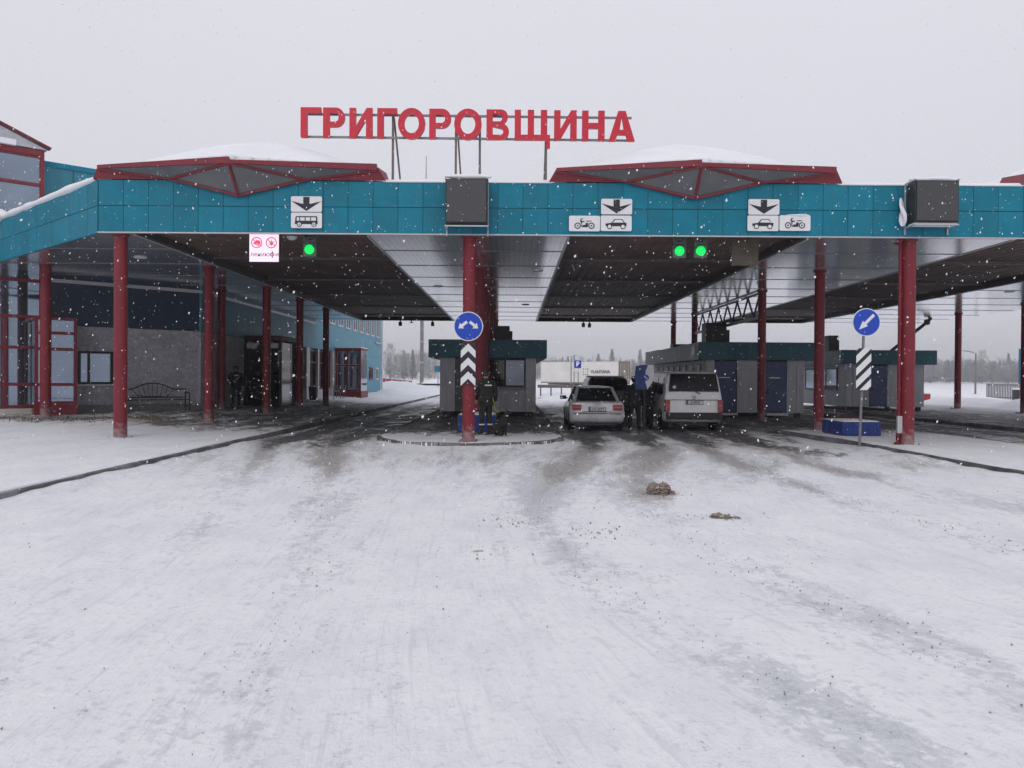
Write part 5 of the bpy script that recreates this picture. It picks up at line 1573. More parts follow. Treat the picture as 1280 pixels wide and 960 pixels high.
# white van
def van(loc, rz, label, paint, scale=1.0, full=True, plate_txt='JF-8500'):
    c = empty('passenger_van' if full else 'off_road_car', loc, rz, label=label, cat='van' if full else 'car')
    ol = [(.10, .30), (.03, .36), (.03, .60), (.05, .66), (.07, 1.08), (.11, 1.30), (.25, 1.80), (.31, 1.88), (.45, 1.925), (1.0, 1.945), (2.6, 1.945), (3.0, 1.92), (3.2, 1.86),
          (3.9, 1.18), (4.5, .98), (4.72, .80), (4.77, .55), (4.72, .34), (4.5, .26), (.4, .26)]
    tum = lambda z: 1 - .115 * max(0, z - 1.05) / .9 if z > 1.05 else 1
    shell(hull(ol, [0, .4, .68, .80, .87, .905, .918, .92], [1, 1, .997, .985, .955, .90, .72, .4], [1, .999, .995, .988, .976, .965, .957, .955], 1.0, 2.4, tum), 'body', paint, c)
    ry = lambda z: .11 + (.25 - .11) * (z - 1.30) / .5
    q = [(-.79, ry(1.30) - .020, 1.29), (.79, ry(1.30) - .020, 1.29), (.72, ry(1.82) - .018, 1.85), (-.72, ry(1.82) - .018, 1.85)]
    rw = MB().slab(q, .012).build('rear_window', mat('van_rear_glass', (.005, .006, .008), .12, var=0, spec=.22), c)
    def wire(a_, b_): return MB().bar(a_, b_, .03, .02)
    for a_, b_ in zip(q, q[1:] + q[:1]):
        wire(Vector(a_) + Vector((0, -.006, 0)), Vector(b_) + Vector((0, -.006, 0))).build('seal', black_plastic, rw)
    MB().bar((.02, .085, 1.30), (.20, .075, 1.20), .035, .03).build('wiper', black_plastic, c)
    MB().bar((.02, .085, 1.30), (-.36, .10, 1.35), .015, .02).build('wiper_blade', black_plastic, c)
    link('sticker', shape([circ(0, 0, .055, 20)], .003), booth_pale, rw, (-.62, ry(1.42) - .035, 1.42))
    for s_ in (-1, 1):
        for y0, y1 in ((.45, 1.55), (1.65, 2.65), (2.75, 3.35)):
            def P__(y, z): return Vector((s_ * (.917 * tum(z) + .016), y, z))
            yt = min(y1, 3.05) if y0 > 2.7 else y1
            pts = [P__(y0 + (.12 if y0 < .5 else 0) - .0, 1.18), P__(y1, 1.18), P__(yt - .02, 1.74), P__(y0 + (.22 if y0 < .5 else .02), 1.74)]
            MB().slab(pts if s_ > 0 else pts[::-1], .008).build('side_window', glass_dark, c)
        MB().bbox(min(s_ * .77, s_ * .925), max(s_ * .77, s_ * .925), .015, .17, .62, 1.02, .015).build('tail_lamp', tail_red, c)
        MB().bbox(min(s_ * .79, s_ * .90), max(s_ * .79, s_ * .90), .006, .08, .80, .86, .006).build('reversing_lens', tail_pale, c)
        for y in (.95, 3.85):
            car_wheel(c, s_ * .80, y, .325, .22)
            MB().lathe([(.0, s_ * .922), (.39, s_ * .922), (.395, s_ * .85)], c=(0, y, .34), axis='X', n=28).build('wheel_arch', black_plastic, c)
        mr = MB().bbox(-.10, .10, -.06, .06, -.12, .12, .03).build('mirror', black_plastic, c, (s_ * 1.03, 3.45, 1.28))
        MB().box(s_ * -.16, s_ * -.06, -.02, .03, -.06, -.02).build('mirror_foot', black_plastic, mr)
        MB().bbox(min(s_ * .55, s_ * .85), max(s_ * .55, s_ * .85), 4.55, 4.66, .72, .88, .02).build('headlamp', sign_white, c)
    MB().bbox(-.90, .90, -.06, .12, .38, .61, .04).build('rear_bumper', black_plastic, c)
    MB().box(-.76, .76, .038, .07, 1.005, 1.02).build('tailgate_line', black_plastic, c)
    number_plate(c, .02, .02, .93, plate_txt)
    link('badge', shape([circ(0, 0, .065, 28), circ(0, 0, .054, 28)], .006), alloy, c, (0, .055, 1.09))
    link('badge', shape([[(-.045, .035), (-.03, .035), (-.015, -.0), (0, .03), (.015, 0), (.03, .035), (.045, .035), (.018, -.04), (0, -.005), (-.018, -.04)]], .006), alloy, c, (0, .055, 1.09))
    pts = [Vector((.76, 3.82, 1.24)), Vector((-.76, 3.82, 1.24)), Vector((-.70, 3.28, 1.77)), Vector((.70, 3.28, 1.77))]
    MB().slab([p_ + Vector((0, .03, .025)) for p_ in pts], .01).build('windscreen', glass_dark, c)
    MB().box(-.5, .5, .15, .3, .2, .26).build('valance', black_plastic, c)
    return c
van((5.80, 24.6, 0.005), R(-.5), 'dirty white passenger van stopped before the booth', van_white)
suv = van((4.05, 32.5, 0.005), R(0), 'dark off-road car with snow on its roof, standing ahead of the silver car', car_dark, full=False, plate_txt='HK-2218')
suv.scale = (.98, .92, .90)
sr = MB().bbox(-.74, .74, .5, 2.9, 1.945, 2.0, .02).build('roof_snow', snow_m, suv)

# ------------------------------------------------------------------ people
skin_m = mat('skin', (0.44, 0.27, 0.20), 0.6, var=.06)
uniform = mat('dark_uniform', (0.014, 0.016, 0.022), 0.85, var=.3, vscale=14, bump=.3, bscale=25)
uniform_n = mat('navy_uniform', (0.012, 0.017, 0.035), 0.85, var=.3, vscale=14, bump=.3, bscale=25)
camo = mat('camouflage_cloth', (0.018, 0.019, 0.016), 0.9, var=.4, vscale=10, dirt=(.012, .013, .011), damt=.9, dscale=9, bump=.3, bscale=25)
leather = mat('black_leather', (0.010, 0.010, 0.011), 0.5, var=.2)
hair_m = mat('dark_hair', (0.02, 0.014, 0.010), 0.7, var=.2)
reflect_m = mat('reflective_tape', (0.70, 0.71, 0.72), 0.4, var=.05)
fur_m = mat('black_fur', (0.012, 0.011, 0.011), 0.8, var=.35, vscale=25, bump=.5, bscale=60)
eye_m = mat('eye', (0.02, 0.02, 0.02), 0.2, var=0)
def person(loc, rz, label, cloth, legs, height=1.75, armL=None, armR=None, stance=.11, hat='cap', lean=0.0, step=0.0, head_turn=0.0, tape=True, bulk=1.0):
    """figure facing -Y before rotation"""
    c = empty('person', loc, rz, label=label, cat='person')
    k = height / 1.75
    sh = {}
    def sp_(z, y=0.0): return Vector((0, y - lean * max(0, z - .95), z))
    pel, sp1, che, nek, hb, ht = sp_(.95), sp_(1.14), sp_(1.34), sp_(1.49), sp_(1.57, -.012), sp_(1.68, -.012)
    arms = {}
    for s_, arm in ((-1, armL), (1, armR)):
        so = sp_(1.43) + Vector((s_ * .19, 0, 0))
        el, wr = arm or (Vector((s_ * .27, .03, 1.15)), Vector((s_ * .27, -.06, .91)))
        arms[s_] = (so, Vector(el), Vector(wr))
    legs_p = {}
    for s_ in (-1, 1):
        st = step * s_
        legs_p[s_] = (Vector((s_ * .09, 0, .92)), Vector((s_ * (stance * .9), -.03 - st * .5, .50)), Vector((s_ * stance, .02 - st, .09)), Vector((s_ * (stance + .02), -.13 - st, .035)))
    # the body itself
    pts = [pel, sp1, che, nek, hb, ht]; rad = [(.13, .10), (.125, .09), (.14, .10), .055, .075, .085]
    eg = [(0, 1), (1, 2), (2, 3), (3, 4), (4, 5)]
    for s_ in (-1, 1):
        so, el, wr = arms[s_]
        i0 = len(pts); pts += [so, el, wr]; rad += [.055, .042, .03]; eg += [(2, i0), (i0, i0 + 1), (i0 + 1, i0 + 2)]
        d = (wr - el).normalized()
        side = Vector((0, -1, 0)) if abs(d.y) < .8 else Vector((0, 0, 1))
        side = (side - d * side.dot(d)).normalized()
        nrm = d.cross(side)
        palm = wr + d * .07
        ip = len(pts); pts.append(palm); rad.append((.035, .018)); eg.append((i0 + 2, ip))
        for f, (off, ln) in enumerate(((-.027, .07), (-.009, .082), (.009, .076), (.027, .06))):
            a_ = palm + side * off + d * .035; b_ = a_ + d * ln * .55 - nrm * .012 * s_; e_ = b_ + d * ln * .4 - nrm * .025 * s_
            q = len(pts); pts += [a_, b_, e_]; rad += [.0095, .009, .0075]; eg += [(ip, q), (q, q + 1), (q + 1, q + 2)]
        a_ = wr + d * .03 - side * .032; b_ = a_ + d * .03 - side * .018; e_ = b_ + d * .03 - side * .004
        q = len(pts); pts += [a_, b_, e_]; rad += [.012, .0105, .009]; eg += [(i0 + 2, q), (q, q + 1), (q + 1, q + 2)]
        hp, kn, an, to = legs_p[s_]
        q = len(pts); pts += [hp, kn, an, to]; rad += [.085, .058, .042, .035]; eg += [(0, q), (q, q + 1), (q + 1, q + 2), (q + 2, q + 3)]
    me = skin(eg, [p_ * k for p_ in pts], [tuple(v_ * k for v_ in r_) if isinstance(r_, tuple) else r_ * k for r_ in rad], 2)
    link('body', me, skin_m, c)
    B_ = bulk
    # jacket
    rings = [(.79, .190, .145), (.80, .200, .155), (.92, .192, .150), (1.04, .178, .138), (1.18, .185, .142), (1.32, .198, .148), (1.41, .190, .135), (1.465, .135, .105), (1.50, .085, .085), (1.53, .078, .080), (1.535, .066, .068)]
    n_ = 22; V_, Fc = [], []
    for zi, rx, ry in rings:
        for q in range(n_):
            a_ = q * 2 * math.pi / n_
            fold = 1 + .022 * math.sin(3 * a_ + zi * 31) + .015 * math.sin(7 * a_ - zi * 47)
            o_ = sp_(zi)
            V_.append(Vector((rx * B_ * fold * math.cos(a_), o_.y + ry * B_ * fold * math.sin(a_), zi)) * k)
    for r_ in range(len(rings) - 1):
        for q in range(n_):
            Fc.append((r_ * n_ + q, r_ * n_ + (q + 1) % n_, (r_ + 1) * n_ + (q + 1) % n_, (r_ + 1) * n_ + q))
    jm = MB().add(V_, Fc, True)
    jm.add(V_[:n_], [tuple(range(n_))])
    me = jm.mesh('jacket')
    for s_ in (-1, 1):
        so, el, wr = arms[s_]
        P__ = [so + Vector((-s_ * .05, 0, .0)), so + Vector((s_ * .015, 0, -.02)), so.lerp(el, .5), el, el.lerp(wr, .5), wr]
        sl = MB(); rr_ = [.080, .088 * B_, .078 * B_, .070 * B_, .064 * B_, .056]
        ring_v = []
        for q, p_ in enumerate(P__):
            d = (P__[min(q + 1, 5)] - P__[max(q - 1, 0)]).normalized()
            u_ = Vector((0, 1, 0)) if abs(d.y) < .9 else Vector((1, 0, 0))
            ax = d.cross(u_).normalized(); ay = ax.cross(d).normalized()
            for w_ in range(14):
                a_ = w_ * 2 * math.pi / 14
                f_ = 1 + .04 * math.sin(3 * a_ + q * 2.1)
                ring_v.append((p_ + ax * rr_[q] * f_ * math.cos(a_) + ay * rr_[q] * f_ * math.sin(a_)) * k)
        sl.add(ring_v, [(q * 14 + w_, q * 14 + (w_ + 1) % 14, (q + 1) * 14 + (w_ + 1) % 14, (q + 1) * 14 + w_) for q in range(5) for w_ in range(14)], True)
        sl.add(ring_v[:14], [tuple(range(14))]); sl.add(ring_v[-14:], [tuple(range(14))])
        so_ = sl.build('sleeve', cloth, c)
        md = so_.modifiers.new('s', 'SUBSURF'); md.levels = 1; md.render_levels = 1
    jk = link('jacket', me, cloth, c)
    MB().lathe([(.17 * B_ * k, .995 * k), (.19 * B_ * k, 1.0 * k), (.19 * B_ * k, 1.035 * k), (.17 * B_ * k, 1.04 * k)], c=(0, -lean * .06, 0), n=20).build('belt', leather, jk).scale = (1, .80, 1)
    if tape:
        MB().box(-.10, .10, .142 * B_ - lean * .4, .160 * B_ - lean * .4, 1.33 * k, 1.36 * k).build('reflective_strip', reflect_m, jk)
        MB().box(-.09, .09, -.175 * B_ - lean * .4, -.15 * B_ - lean * .4, 1.34 * k, 1.365 * k).build('reflective_strip', reflect_m, jk)
    # trousers and boots
    pts = [Vector((0, 0, .93))]; rad = [(.15 * B_, .12 * B_)]; eg = []
    for s_ in (-1, 1):
        hp, kn, an, to = legs_p[s_]
        q = len(pts); pts += [hp + Vector((0, 0, -.06)), kn, an + Vector((0, 0, .06))]; rad += [.108 * B_, .082, .07]; eg += [(0, q), (q, q + 1), (q + 1, q + 2)]
    me = skin(eg, [p_ * k for p_ in pts], [tuple(v_ * k for v_ in r_) if isinstance(r_, tuple) else r_ * k for r_ in rad], 2)
    tr_ = link('trousers', me, legs, c)
    for s_ in (-1, 1):
        hp, kn, an, to = legs_p[s_]
        me = skin([(0, 1), (1, 2), (2, 3)], [(an + Vector((0, .0, .17))) * k, (an + Vector((0, .01, -.01))) * k, (an + Vector((0, -.08, -.045))) * k, (to + Vector((0, -.03, .005))) * k], [.065 * k, (.058 * k, .06 * k), (.052 * k, .045 * k), (.045 * k, .035 * k)], 2)
        link('boot', me, leather, c)
        if tape:
            z = .27 * k
            MB().lathe([(.074 * k, z), (.08 * k, z + .005), (.08 * k, z + .03), (.074 * k, z + .035)], c=(an.x * k, an.y * k + .0, 0), n=14).build('reflective_band', reflect_m, tr_)
    # face, ears, hair and headgear on a turned head
    hd = empty('head', (0, (hb.y) * k, 0)); hd.parent = c; hd.rotation_euler = (0, 0, head_turn)
    hz = 1.635 * k
    for s_ in (-1, 1):
        MB().lathe([(.0, -.012), (.010, -.008), (.012, 0), (.0, .008)], c=(s_ * .032, -.078, hz + .008), axis='Y', n=10).build('eye', eye_m, hd)
        MB().lathe([(.0, -.012), (.022, -.006), (.026, .004), (.0, .010)], c=(s_ * .088, .005, hz - .01), axis='X', n=10).build('ear', skin_m, hd)
    MB().add([(-.014, -.082, hz + .005), (.014, -.082, hz + .005), (.02, -.085, hz - .04), (-.02, -.085, hz - .04), (0, -.112, hz - .036)], [(0, 1, 4), (1, 2, 4), (2, 3, 4), (3, 0, 4), (0, 3, 2, 1)], True).build('nose', skin_m, hd)
    MB().box(-.026, .026, -.088, -.078, hz - .068, hz - .058).build('mouth', mat('lips', (.25, .10, .09), .5, var=0), hd)
    MB().lathe([(.088, hz - .05), (.096, hz + .01), (.096, hz + .05), (.06, hz + .1)], c=(0, .014, 0), n=18).build('hair', hair_m, hd)
    if hat == 'cap':
        h_ = MB().lathe([(.103, hz + .045), (.108, hz + .07), (.112, hz + .105), (.09, hz + .125), (.0, hz + .13)], c=(0, .005, 0), n=20).build('cap', cloth, hd)
        MB().prism([(.09 * math.cos(R(a_)), -.03 - .14 * math.sin(R(a_))) for a_ in range(0, 181, 15)], hz + .046, hz + .058).build('peak', leather, h_)
    else:
        h_ = MB().lathe([(.107, hz + .02), (.116, hz + .05), (.116, hz + .09), (.10, hz + .125), (.05, hz + .145), (.0, hz + .15)], c=(0, .005, 0), n=20).build('fur_hat', fur_m, hd)
        MB().bbox(-.08, .08, -.125, -.09, hz + .03, hz + .10, .02).build('hat_flap', fur_m, h_)
    return c
p = gnd(607, 543.5, .13)
person((p.x, p.y, .125), R(205), 'guard in dark camouflage standing with a dog on the middle island', camo, camo, 1.76,
       armR=(Vector((.27, -.04, 1.16)), Vector((.20, -.20, .98))), armL=(Vector((-.29, .02, 1.16)), Vector((-.30, -.06, .92))), stance=.12, hat='cap', head_turn=R(-55), bulk=1.08)
person((-11.35, 31.4, .36), R(28), 'guard in dark uniform standing before the terminal portal', uniform_n, uniform_n, 1.74,
       armL=(Vector((-.26, -.02, 1.16)), Vector((-.12, -.22, 1.12))), stance=.12, hat='cap', head_turn=R(-10), bulk=1.08)
person((3.98, 25.2, .0), R(168), 'burly officer in black with back turned, between the silver car and the white van', uniform, uniform, 1.74,
       armR=(Vector((.30, -.06, 1.18)), Vector((.18, -.25, 1.10))), armL=(Vector((-.30, -.04, 1.17)), Vector((-.16, -.24, 1.10))), stance=.15, hat='fur', bulk=1.25, tape=False)
person((4.50, 25.7, .0), R(-152), 'officer in black leaning towards the side of the white van', uniform, uniform, 1.72,
       armR=(Vector((.30, -.10, 1.15)), Vector((.14, -.30, 1.08))), armL=(Vector((-.30, -.08, 1.14)), Vector((-.15, -.28, 1.10))), stance=.15, hat='fur', lean=.12, bulk=1.25, tape=False)

# black dog sitting by the guard
p = gnd(625, 545, .13)
dg_ = empty('dog', (p.x, p.y, .125), R(120), label='black dog with pale collar sitting beside the guard', cat='dog')
pts = [Vector(q) for q in [(0, .18, .16), (0, .08, .30), (0, -.06, .42), (0, -.14, .50), (0, -.20, .60), (0, -.24, .63), (0, -.36, .60),
                           (-.07, -.10, .36), (-.075, -.13, .20), (-.075, -.12, .05), (-.075, -.17, .03), (.07, -.10, .36), (.075, -.13, .20), (.075, -.12, .05), (.075, -.17, .03),
                           (-.09, .12, .16), (-.12, -.02, .17), (-.12, .12, .06), (-.12, -.02, .035), (.09, .12, .16), (.12, -.02, .17), (.12, .12, .06), (.12, -.02, .035),
                           (0, .30, .08), (.03, .46, .05)]]
rad = [(.12, .11), (.13, .12), (.12, .13), (.085, .08), (.075, .07), (.07, .065), (.028, .026), .055, .036, .03, .03, .055, .036, .03, .03, .08, .06, .035, .028, .08, .06, .035, .028, .035, .015]
eg = [(0, 1), (1, 2), (2, 3), (3, 4), (4, 5), (5, 6), (2, 7), (7, 8), (8, 9), (9, 10), (2, 11), (11, 12), (12, 13), (13, 14), (0, 15), (15, 16), (16, 17), (17, 18), (0, 19), (19, 20), (20, 21), (21, 22), (0, 23), (23, 24)]
link('body', skin(eg, pts, rad, 2), fur_m, dg_)
for s_ in (-1, 1):
    MB().add([(s_ * .02, -.215, .69), (s_ * .065, -.20, .675), (s_ * .05, -.22, .775), (s_ * .045, -.185, .68)], [(0, 1, 2), (1, 3, 2), (3, 0, 2), (0, 3, 1)]).build('ear', fur_m, dg_)
MB().lathe([(.078, -.012), (.084, 0), (.078, .014)], c=(0, -.165, .54), n=16).build('collar', reflect_m, dg_)
lead = tag(MB().tube([p + Vector((.0, .0, .68)), p + Vector((-.05, .03, .62)), p + Vector((-.14, .05, .72)), p + Vector((-.20, .05, 1.02))], .012, 6).build('dog_lead', mat('yellow_strap', (.5, .36, .03), .6)), 'yellow lead from the dog to the guard', 'lead')

# ------------------------------------------------------------------ rounded blue and white board between the cars
p = gnd(806, 521, 0.0)
Yb = 24.75
q = at(806, 471, Yb)
bd = empty('painted_board', (q.x, Yb, 0), label='rounded blue and white board with a round blue arrow disc, seen over the officers', cat='board')
MB().box(-.03, .03, .03, .08, 0, 2.0).build('post', dark_metal, bd)
hz = q.z
link('blue_half', shape([[(-0.295, -0.410), (-0.328, 0.000), (-0.295, 0.344), (-0.082, 0.385), (0.098, 0.377), (0.016, 0.164), (-0.016, -0.082), (0.082, -0.410)]], .02), mat('board_blue', (.015, .05, .22), .5, var=.2), bd, (0, 0, hz))
link('white_half', shape([[(0.107, 0.377), (0.221, 0.328), (0.279, 0.180), (0.287, 0.000), (0.230, -0.205), (0.131, -0.344), (0.090, -0.410), (-0.008, -0.082), (0.025, 0.164)]], .02), sign_white, bd, (0, 0, hz))
dk = link('arrow_disc', shape([circ(0, 0, .10, 28)], .01), sign_blue, bd, (.03, -.02, hz - .03))
link('disc_bar', shape([[(-.065, .045), (-.045, .065), (.065, -.045), (.045, -.065)]], .003), sign_white, dk, (0, -.0075, 0))

# ------------------------------------------------------------------ beyond the canopy
# articulated lorry's trailer standing crosswise
tl_m = mat('trailer_curtain', (0.76, 0.74, 0.70), 0.6, var=.05, vscale=.6, dirt=(.48, .45, .41), damt=.4, dscale=.4)
tl_rear = mat('dirty_trailer_door', (0.33, 0.27, 0.22), 0.75, var=.2, vscale=2, dirt=(.20, .15, .11), damt=.6, dscale=1.2)
tr0 = Vector((14.3, 104.0, 0)); an_ = R(180 - 43)
trl = empty('lorry_trailer', tr0, an_, label='long cream box trailer with dark lettering parked far behind the silver car', cat='trailer')
# local +X runs from the rear corner along the side facing the camera; +Y towards the camera side is negative depth
Lt, Wt, Zb, Zt = 14.0, 2.55, 1.15, 4.02
MB().box(.06, Lt, -Wt, -.02, Zb, Zt).build('box', tl_m, trl)
MB().box(0, .05, -Wt + .06, -.06, Zb + .05, Zt - .12).build('rear_doors', tl_rear, trl)
for a_, b_, z0, z1 in ((-Wt, -Wt + .1, Zb - .2, Zt + .03), (-.1, .0, Zb - .2, Zt + .03), (-Wt + .1, -.1, Zt - .1, Zt + .03), (-Wt + .1, -.1, Zb - .2, Zb)):
    MB().box(-.03, .10, a_, b_, z0, z1).build('rear_frame', rust_metal, trl)
for y in (-Wt + .6, -Wt + .95, -.95, -.6):
    MB().tube([(-.04, y, Zb + .1), (-.04, y, Zt - .2)], .025, 6).build('door_rod', grey_metal, trl)
MB().box(.1, Lt, -.018, .012, Zb - .18, Zb).build('side_rail', grey_metal, trl)
MB().box(.1, Lt, -.018, .012, Zt, Zt + .05).build('top_rail', light_trim, trl)
for x in (2.2, 3.5, 4.8):
    for y in (-.25, -Wt + .25):
        MB().lathe([(.0, -.17), (.3, -.17), (.5, -.15), (.52, 0), (.5, .15), (.3, .17), (0, .17)], c=(x, y, .52), axis='Y', n=20).build('wheel', rubber, trl)
MB().box(5.6, Lt - 1, -Wt + .5, -.5, .75, Zb - .2).build('chassis', dark_metal, trl)
le = link('lettering', text('VLANTANA', .62, .004, .012, 1.0), sign_black, trl, (3.15, .016, 2.6)); le.rotation_euler = (0, 0, R(180))
for ax, az in ((-.5, .5), (0, .5), (.5, .5), (-.5, 0), (.5, 0), (-.5, -.5), (0, -.5), (.5, -.5)):
    w_, h_ = (.2, .08) if az and not ax else ((.08, .2) if ax and not az else (.15, .15))
    g_ = link('emblem', shape([[(-w_ / 2, -h_ / 2), (w_ / 2, -h_ / 2), (w_ / 2, h_ / 2), (-w_ / 2, h_ / 2)]], .004), sign_black, trl, (5.7 - ax * .78, .016, 2.62 + az * .78)); g_.rotation_euler = (0, 0, R(180))

def sign_post(x, y, h, label):
    pass
ps = empty('parking_sign', (at(722, 455, 64).x, 64, 0), label='blue parking sign with a white P on two thin posts', cat='sign')
for x in (-.28, .06):
    MB().tube([(x, .05, 0), (x, .05, 3.6 if x < 0 else 2.9)], .035, 8).build('post', grey_metal, ps)
pz = at(722, 455.3, 64).z
f = link('plate', shape([rrect(.64, .70, .04)], .02), sign_white, ps, (0, 0, pz)); link('blue_face', shape([rrect(.58, .64, .03)], .004), sign_blue, f, (0, -.014, 0))
link('lettering', text('P', .62, .004, .012), sign_white, f, (0, -.019, 0))
link('lower_plate', shape([rrect(.62, .22, .02)], .02), sign_white, ps, (0, 0, pz - .50))
for i, (x0, x1, y, z) in enumerate(((672, 724, 70, 482.8), (727, 752, 66, 481.3))):
    a_, b_ = at(x0, z, y), at(x1, z, y)
    g_ = empty('guard_rail', (a_.x, y, 0), label=['long rusty guard rail along the far snowbank left of the parking sign', 'short dark guard rail right behind the silver car roof'][i], cat='guard rail')
    MB().bbox(0, b_.x - a_.x, -.04, .04, a_.z - .14, a_.z + .14, .03).build('rail', rust_metal, g_)
    n_ = 4
    for k_ in range(n_):
        x = (b_.x - a_.x) * (k_ + .3) / n_
        MB().box(x - .06, x + .06, .045, .13, 0, a_.z + .1).build('post', rust_metal, g_)
a_, b_ = at(505, 480.5, 74), at(551, 480.8, 74)
g_ = empty('barrier_arm', (a_.x, 74, 0), label='dark horizontal barrier bar before the small snow heap', cat='barrier')
MB().bar((0, 0, a_.z), (b_.x - a_.x + 1, 0, b_.z), .12, .18).build('bar', dark_metal, g_)
for x in (.3, b_.x - a_.x):
    MB().box(x - .06, x + .06, .1, .2, 0, a_.z).build('post', dark_metal, g_)
# red boarded wall beyond the terminal
a_ = at(476, 488, 84); b_ = at(514, 488, 84)
g_ = empty('red_hoarding', (a_.x, 84, 0), label='low red hoarding in the snow beyond the end of the terminal', cat='hoarding')
for i in range(6):
    wd = (b_.x - a_.x) / 6
    MB().bbox(i * wd + .01, (i + 1) * wd - .01, i * .12, i * .12 + .06, 0, 1.55 - .05 * i, .01).build('panel', mat('faded_red_board', (.30, .06, .075), .6, var=.15), g_)
MB().box(0, b_.x - a_.x, .8, .88, .9, 1.0).build('rail', rust_metal, g_)
# tall lattice mast and lamp posts
mast = empty('lighting_mast', (at(527, 480, 92).x, 92, 0), label='thick grey mast with pale bands rising behind the canopy near the terminal', cat='mast')
MB().tube([(0, 0, 0), (0, 0, 9), (0, 0, 19)], .24, 14, .17).build('shaft', mat('grey_mast', (.20, .19, .19), .7, var=.2), mast)
for z in (3.4, 5.9, 8.4):
    MB().lathe([(.25, z), (.29, z + .02), (.29, z + .12), (.25, z + .14)], n=14).build('band', light_trim, mast)
for s_ in (-1, 1):
    MB().bbox(s_ * .5 - .3, s_ * .5 + .3, -.2, .2, 18.7, 19.1, .03).build('floodlight', grey_metal, mast)
def lamp_post(x, y, h, label, arm=-1.2):
    l = empty('street_lamp', (x, y, 0), label=label, cat='street lamp', group='street lamps beyond the yard')
    MB().tube([(0, 0, -.1), (0, 0, h)], .09, 10, .06).build('pole', grey_metal, l)
    MB().tube([(0, 0, h - .05), (arm * .5, 0, h + .12), (arm, 0, h + .18)], .04, 8).build('arm', grey_metal, l)
    MB().bbox(arm - .45, arm + .05, -.12, .12, h + .14, h + .24, .03).build('lamp_head', light_trim, l)
q = at(1219, 441, 72); lamp_post(q.x, 72, q.z, 'slim grey street lamp behind the snowbank at the outer side of the yard')
q = at(714, 444, 105); lamp_post(q.x, 105, q.z - .2, 'small street lamp just behind the parking sign', .8)
q = at(1146, 452, 78)
lp = tag(MB().tube([(q.x, 78, q.z), (at(1149, 487, 78).x, 78, 0)], .07, 8).build('leaning_pole', grey_metal), 'thin leaning pole beside the foremost column of the broad island', 'pole')
# palisade fence, red plough blade, litter container, blue sign at the frame edge
fa, fb_ = at(1233, 494, 66), at(1275, 496, 62)
fn = empty('palisade_fence', (fa.x, fa.y, 0), label='grey palisade fence section on the snowbank by the street lamp', cat='fence')
nb = 22
for i in range(nb):
    t_ = i / (nb - 1); pp = fa.lerp(fb_, t_)
    MB().box(pp.x - fa.x - .045, pp.x - fa.x + .045, pp.y - fa.y - .01, pp.y - fa.y + .01, .05, 1.5).build('pale', mat('fence_grey', (.20, .20, .22), .6, var=.2), fn)
for z in (.35, 1.38):
    MB().bar((0, .05, z), (fb_.x - fa.x, fb_.y - fa.y + .05, z), .04, .07).build('rail', grey_metal, fn)
q = gnd(1152, 505, .35)
rb = empty('plastic_barrier', (at(1150, 500, 50).x, 50, .3), label='red plastic road barrier half buried in snow behind the foremost broad island column', cat='barrier')
mb = MB(); mb.add([(-.6, -.22, 0), (.5, -.22, 0), (.5, .22, 0), (-.6, .22, 0), (-.6, -.1, .52), (.62, -.1, .52), (.62, .1, .52), (-.6, .1, .52)], [(0, 3, 2, 1), (4, 5, 6, 7), (0, 1, 5, 4), (1, 2, 6, 5), (2, 3, 7, 6), (3, 0, 4, 7)])
mb.build('barrier_body', mat('red_plastic', (.42, .03, .035), .5, snow=.5), rb)
MB().bbox(-.58, .6, -.12, .12, .525, .60, .03).build('snow_cover', snow_m, rb)
q = at(1277.5, 458, 46)
bs = empty('lane_board', (q.x + .35, 46, 0), label='tall blue board at the very edge of the frame beside the outer column', cat='sign')
MB().bbox(-.55, .9, 0, .08, q.z - 1.05, q.z + 1.05, .02).build('board', mat('board_teal_blue', (.02, .14, .26), .5), bs)
MB().box(-.40, -.32, .1, .18, 0, q.z + .9).build('post', grey_metal, bs)
MB().bbox(-.6, 1.0, -.03, .12, q.z + 1.05, q.z + 1.14, .02).build('snow_cap', snow_m, bs)
q = gnd(1274, 493, .5)
cn = empty('grit_bin', (at(1274, 492, 58).x, 58, .3), label='small dark bin in the snow by the palisade fence', cat='bin')
MB().bbox(-.35, .35, -.3, .3, 0, .75, .05).build('bin_body', black_plastic, cn); MB().bbox(-.38, .38, -.33, .33, .76, .9, .05).build('lid', snow_m, cn)
q = at(547.5, 461, 78)
sb = empty('road_sign', (q.x, 78, 0), label='small blue rectangular sign beside the middle booth, far behind', cat='sign')
link('plate', shape([rrect(.7, .62, .04)], .03), mat('far_sign_blue', (.02, .16, .30), .5), sb, (0, 0, q.z)); MB().tube([(0, .06, 0), (0, .06, q.z + .2)], .04, 8).build('post', grey_metal, sb)

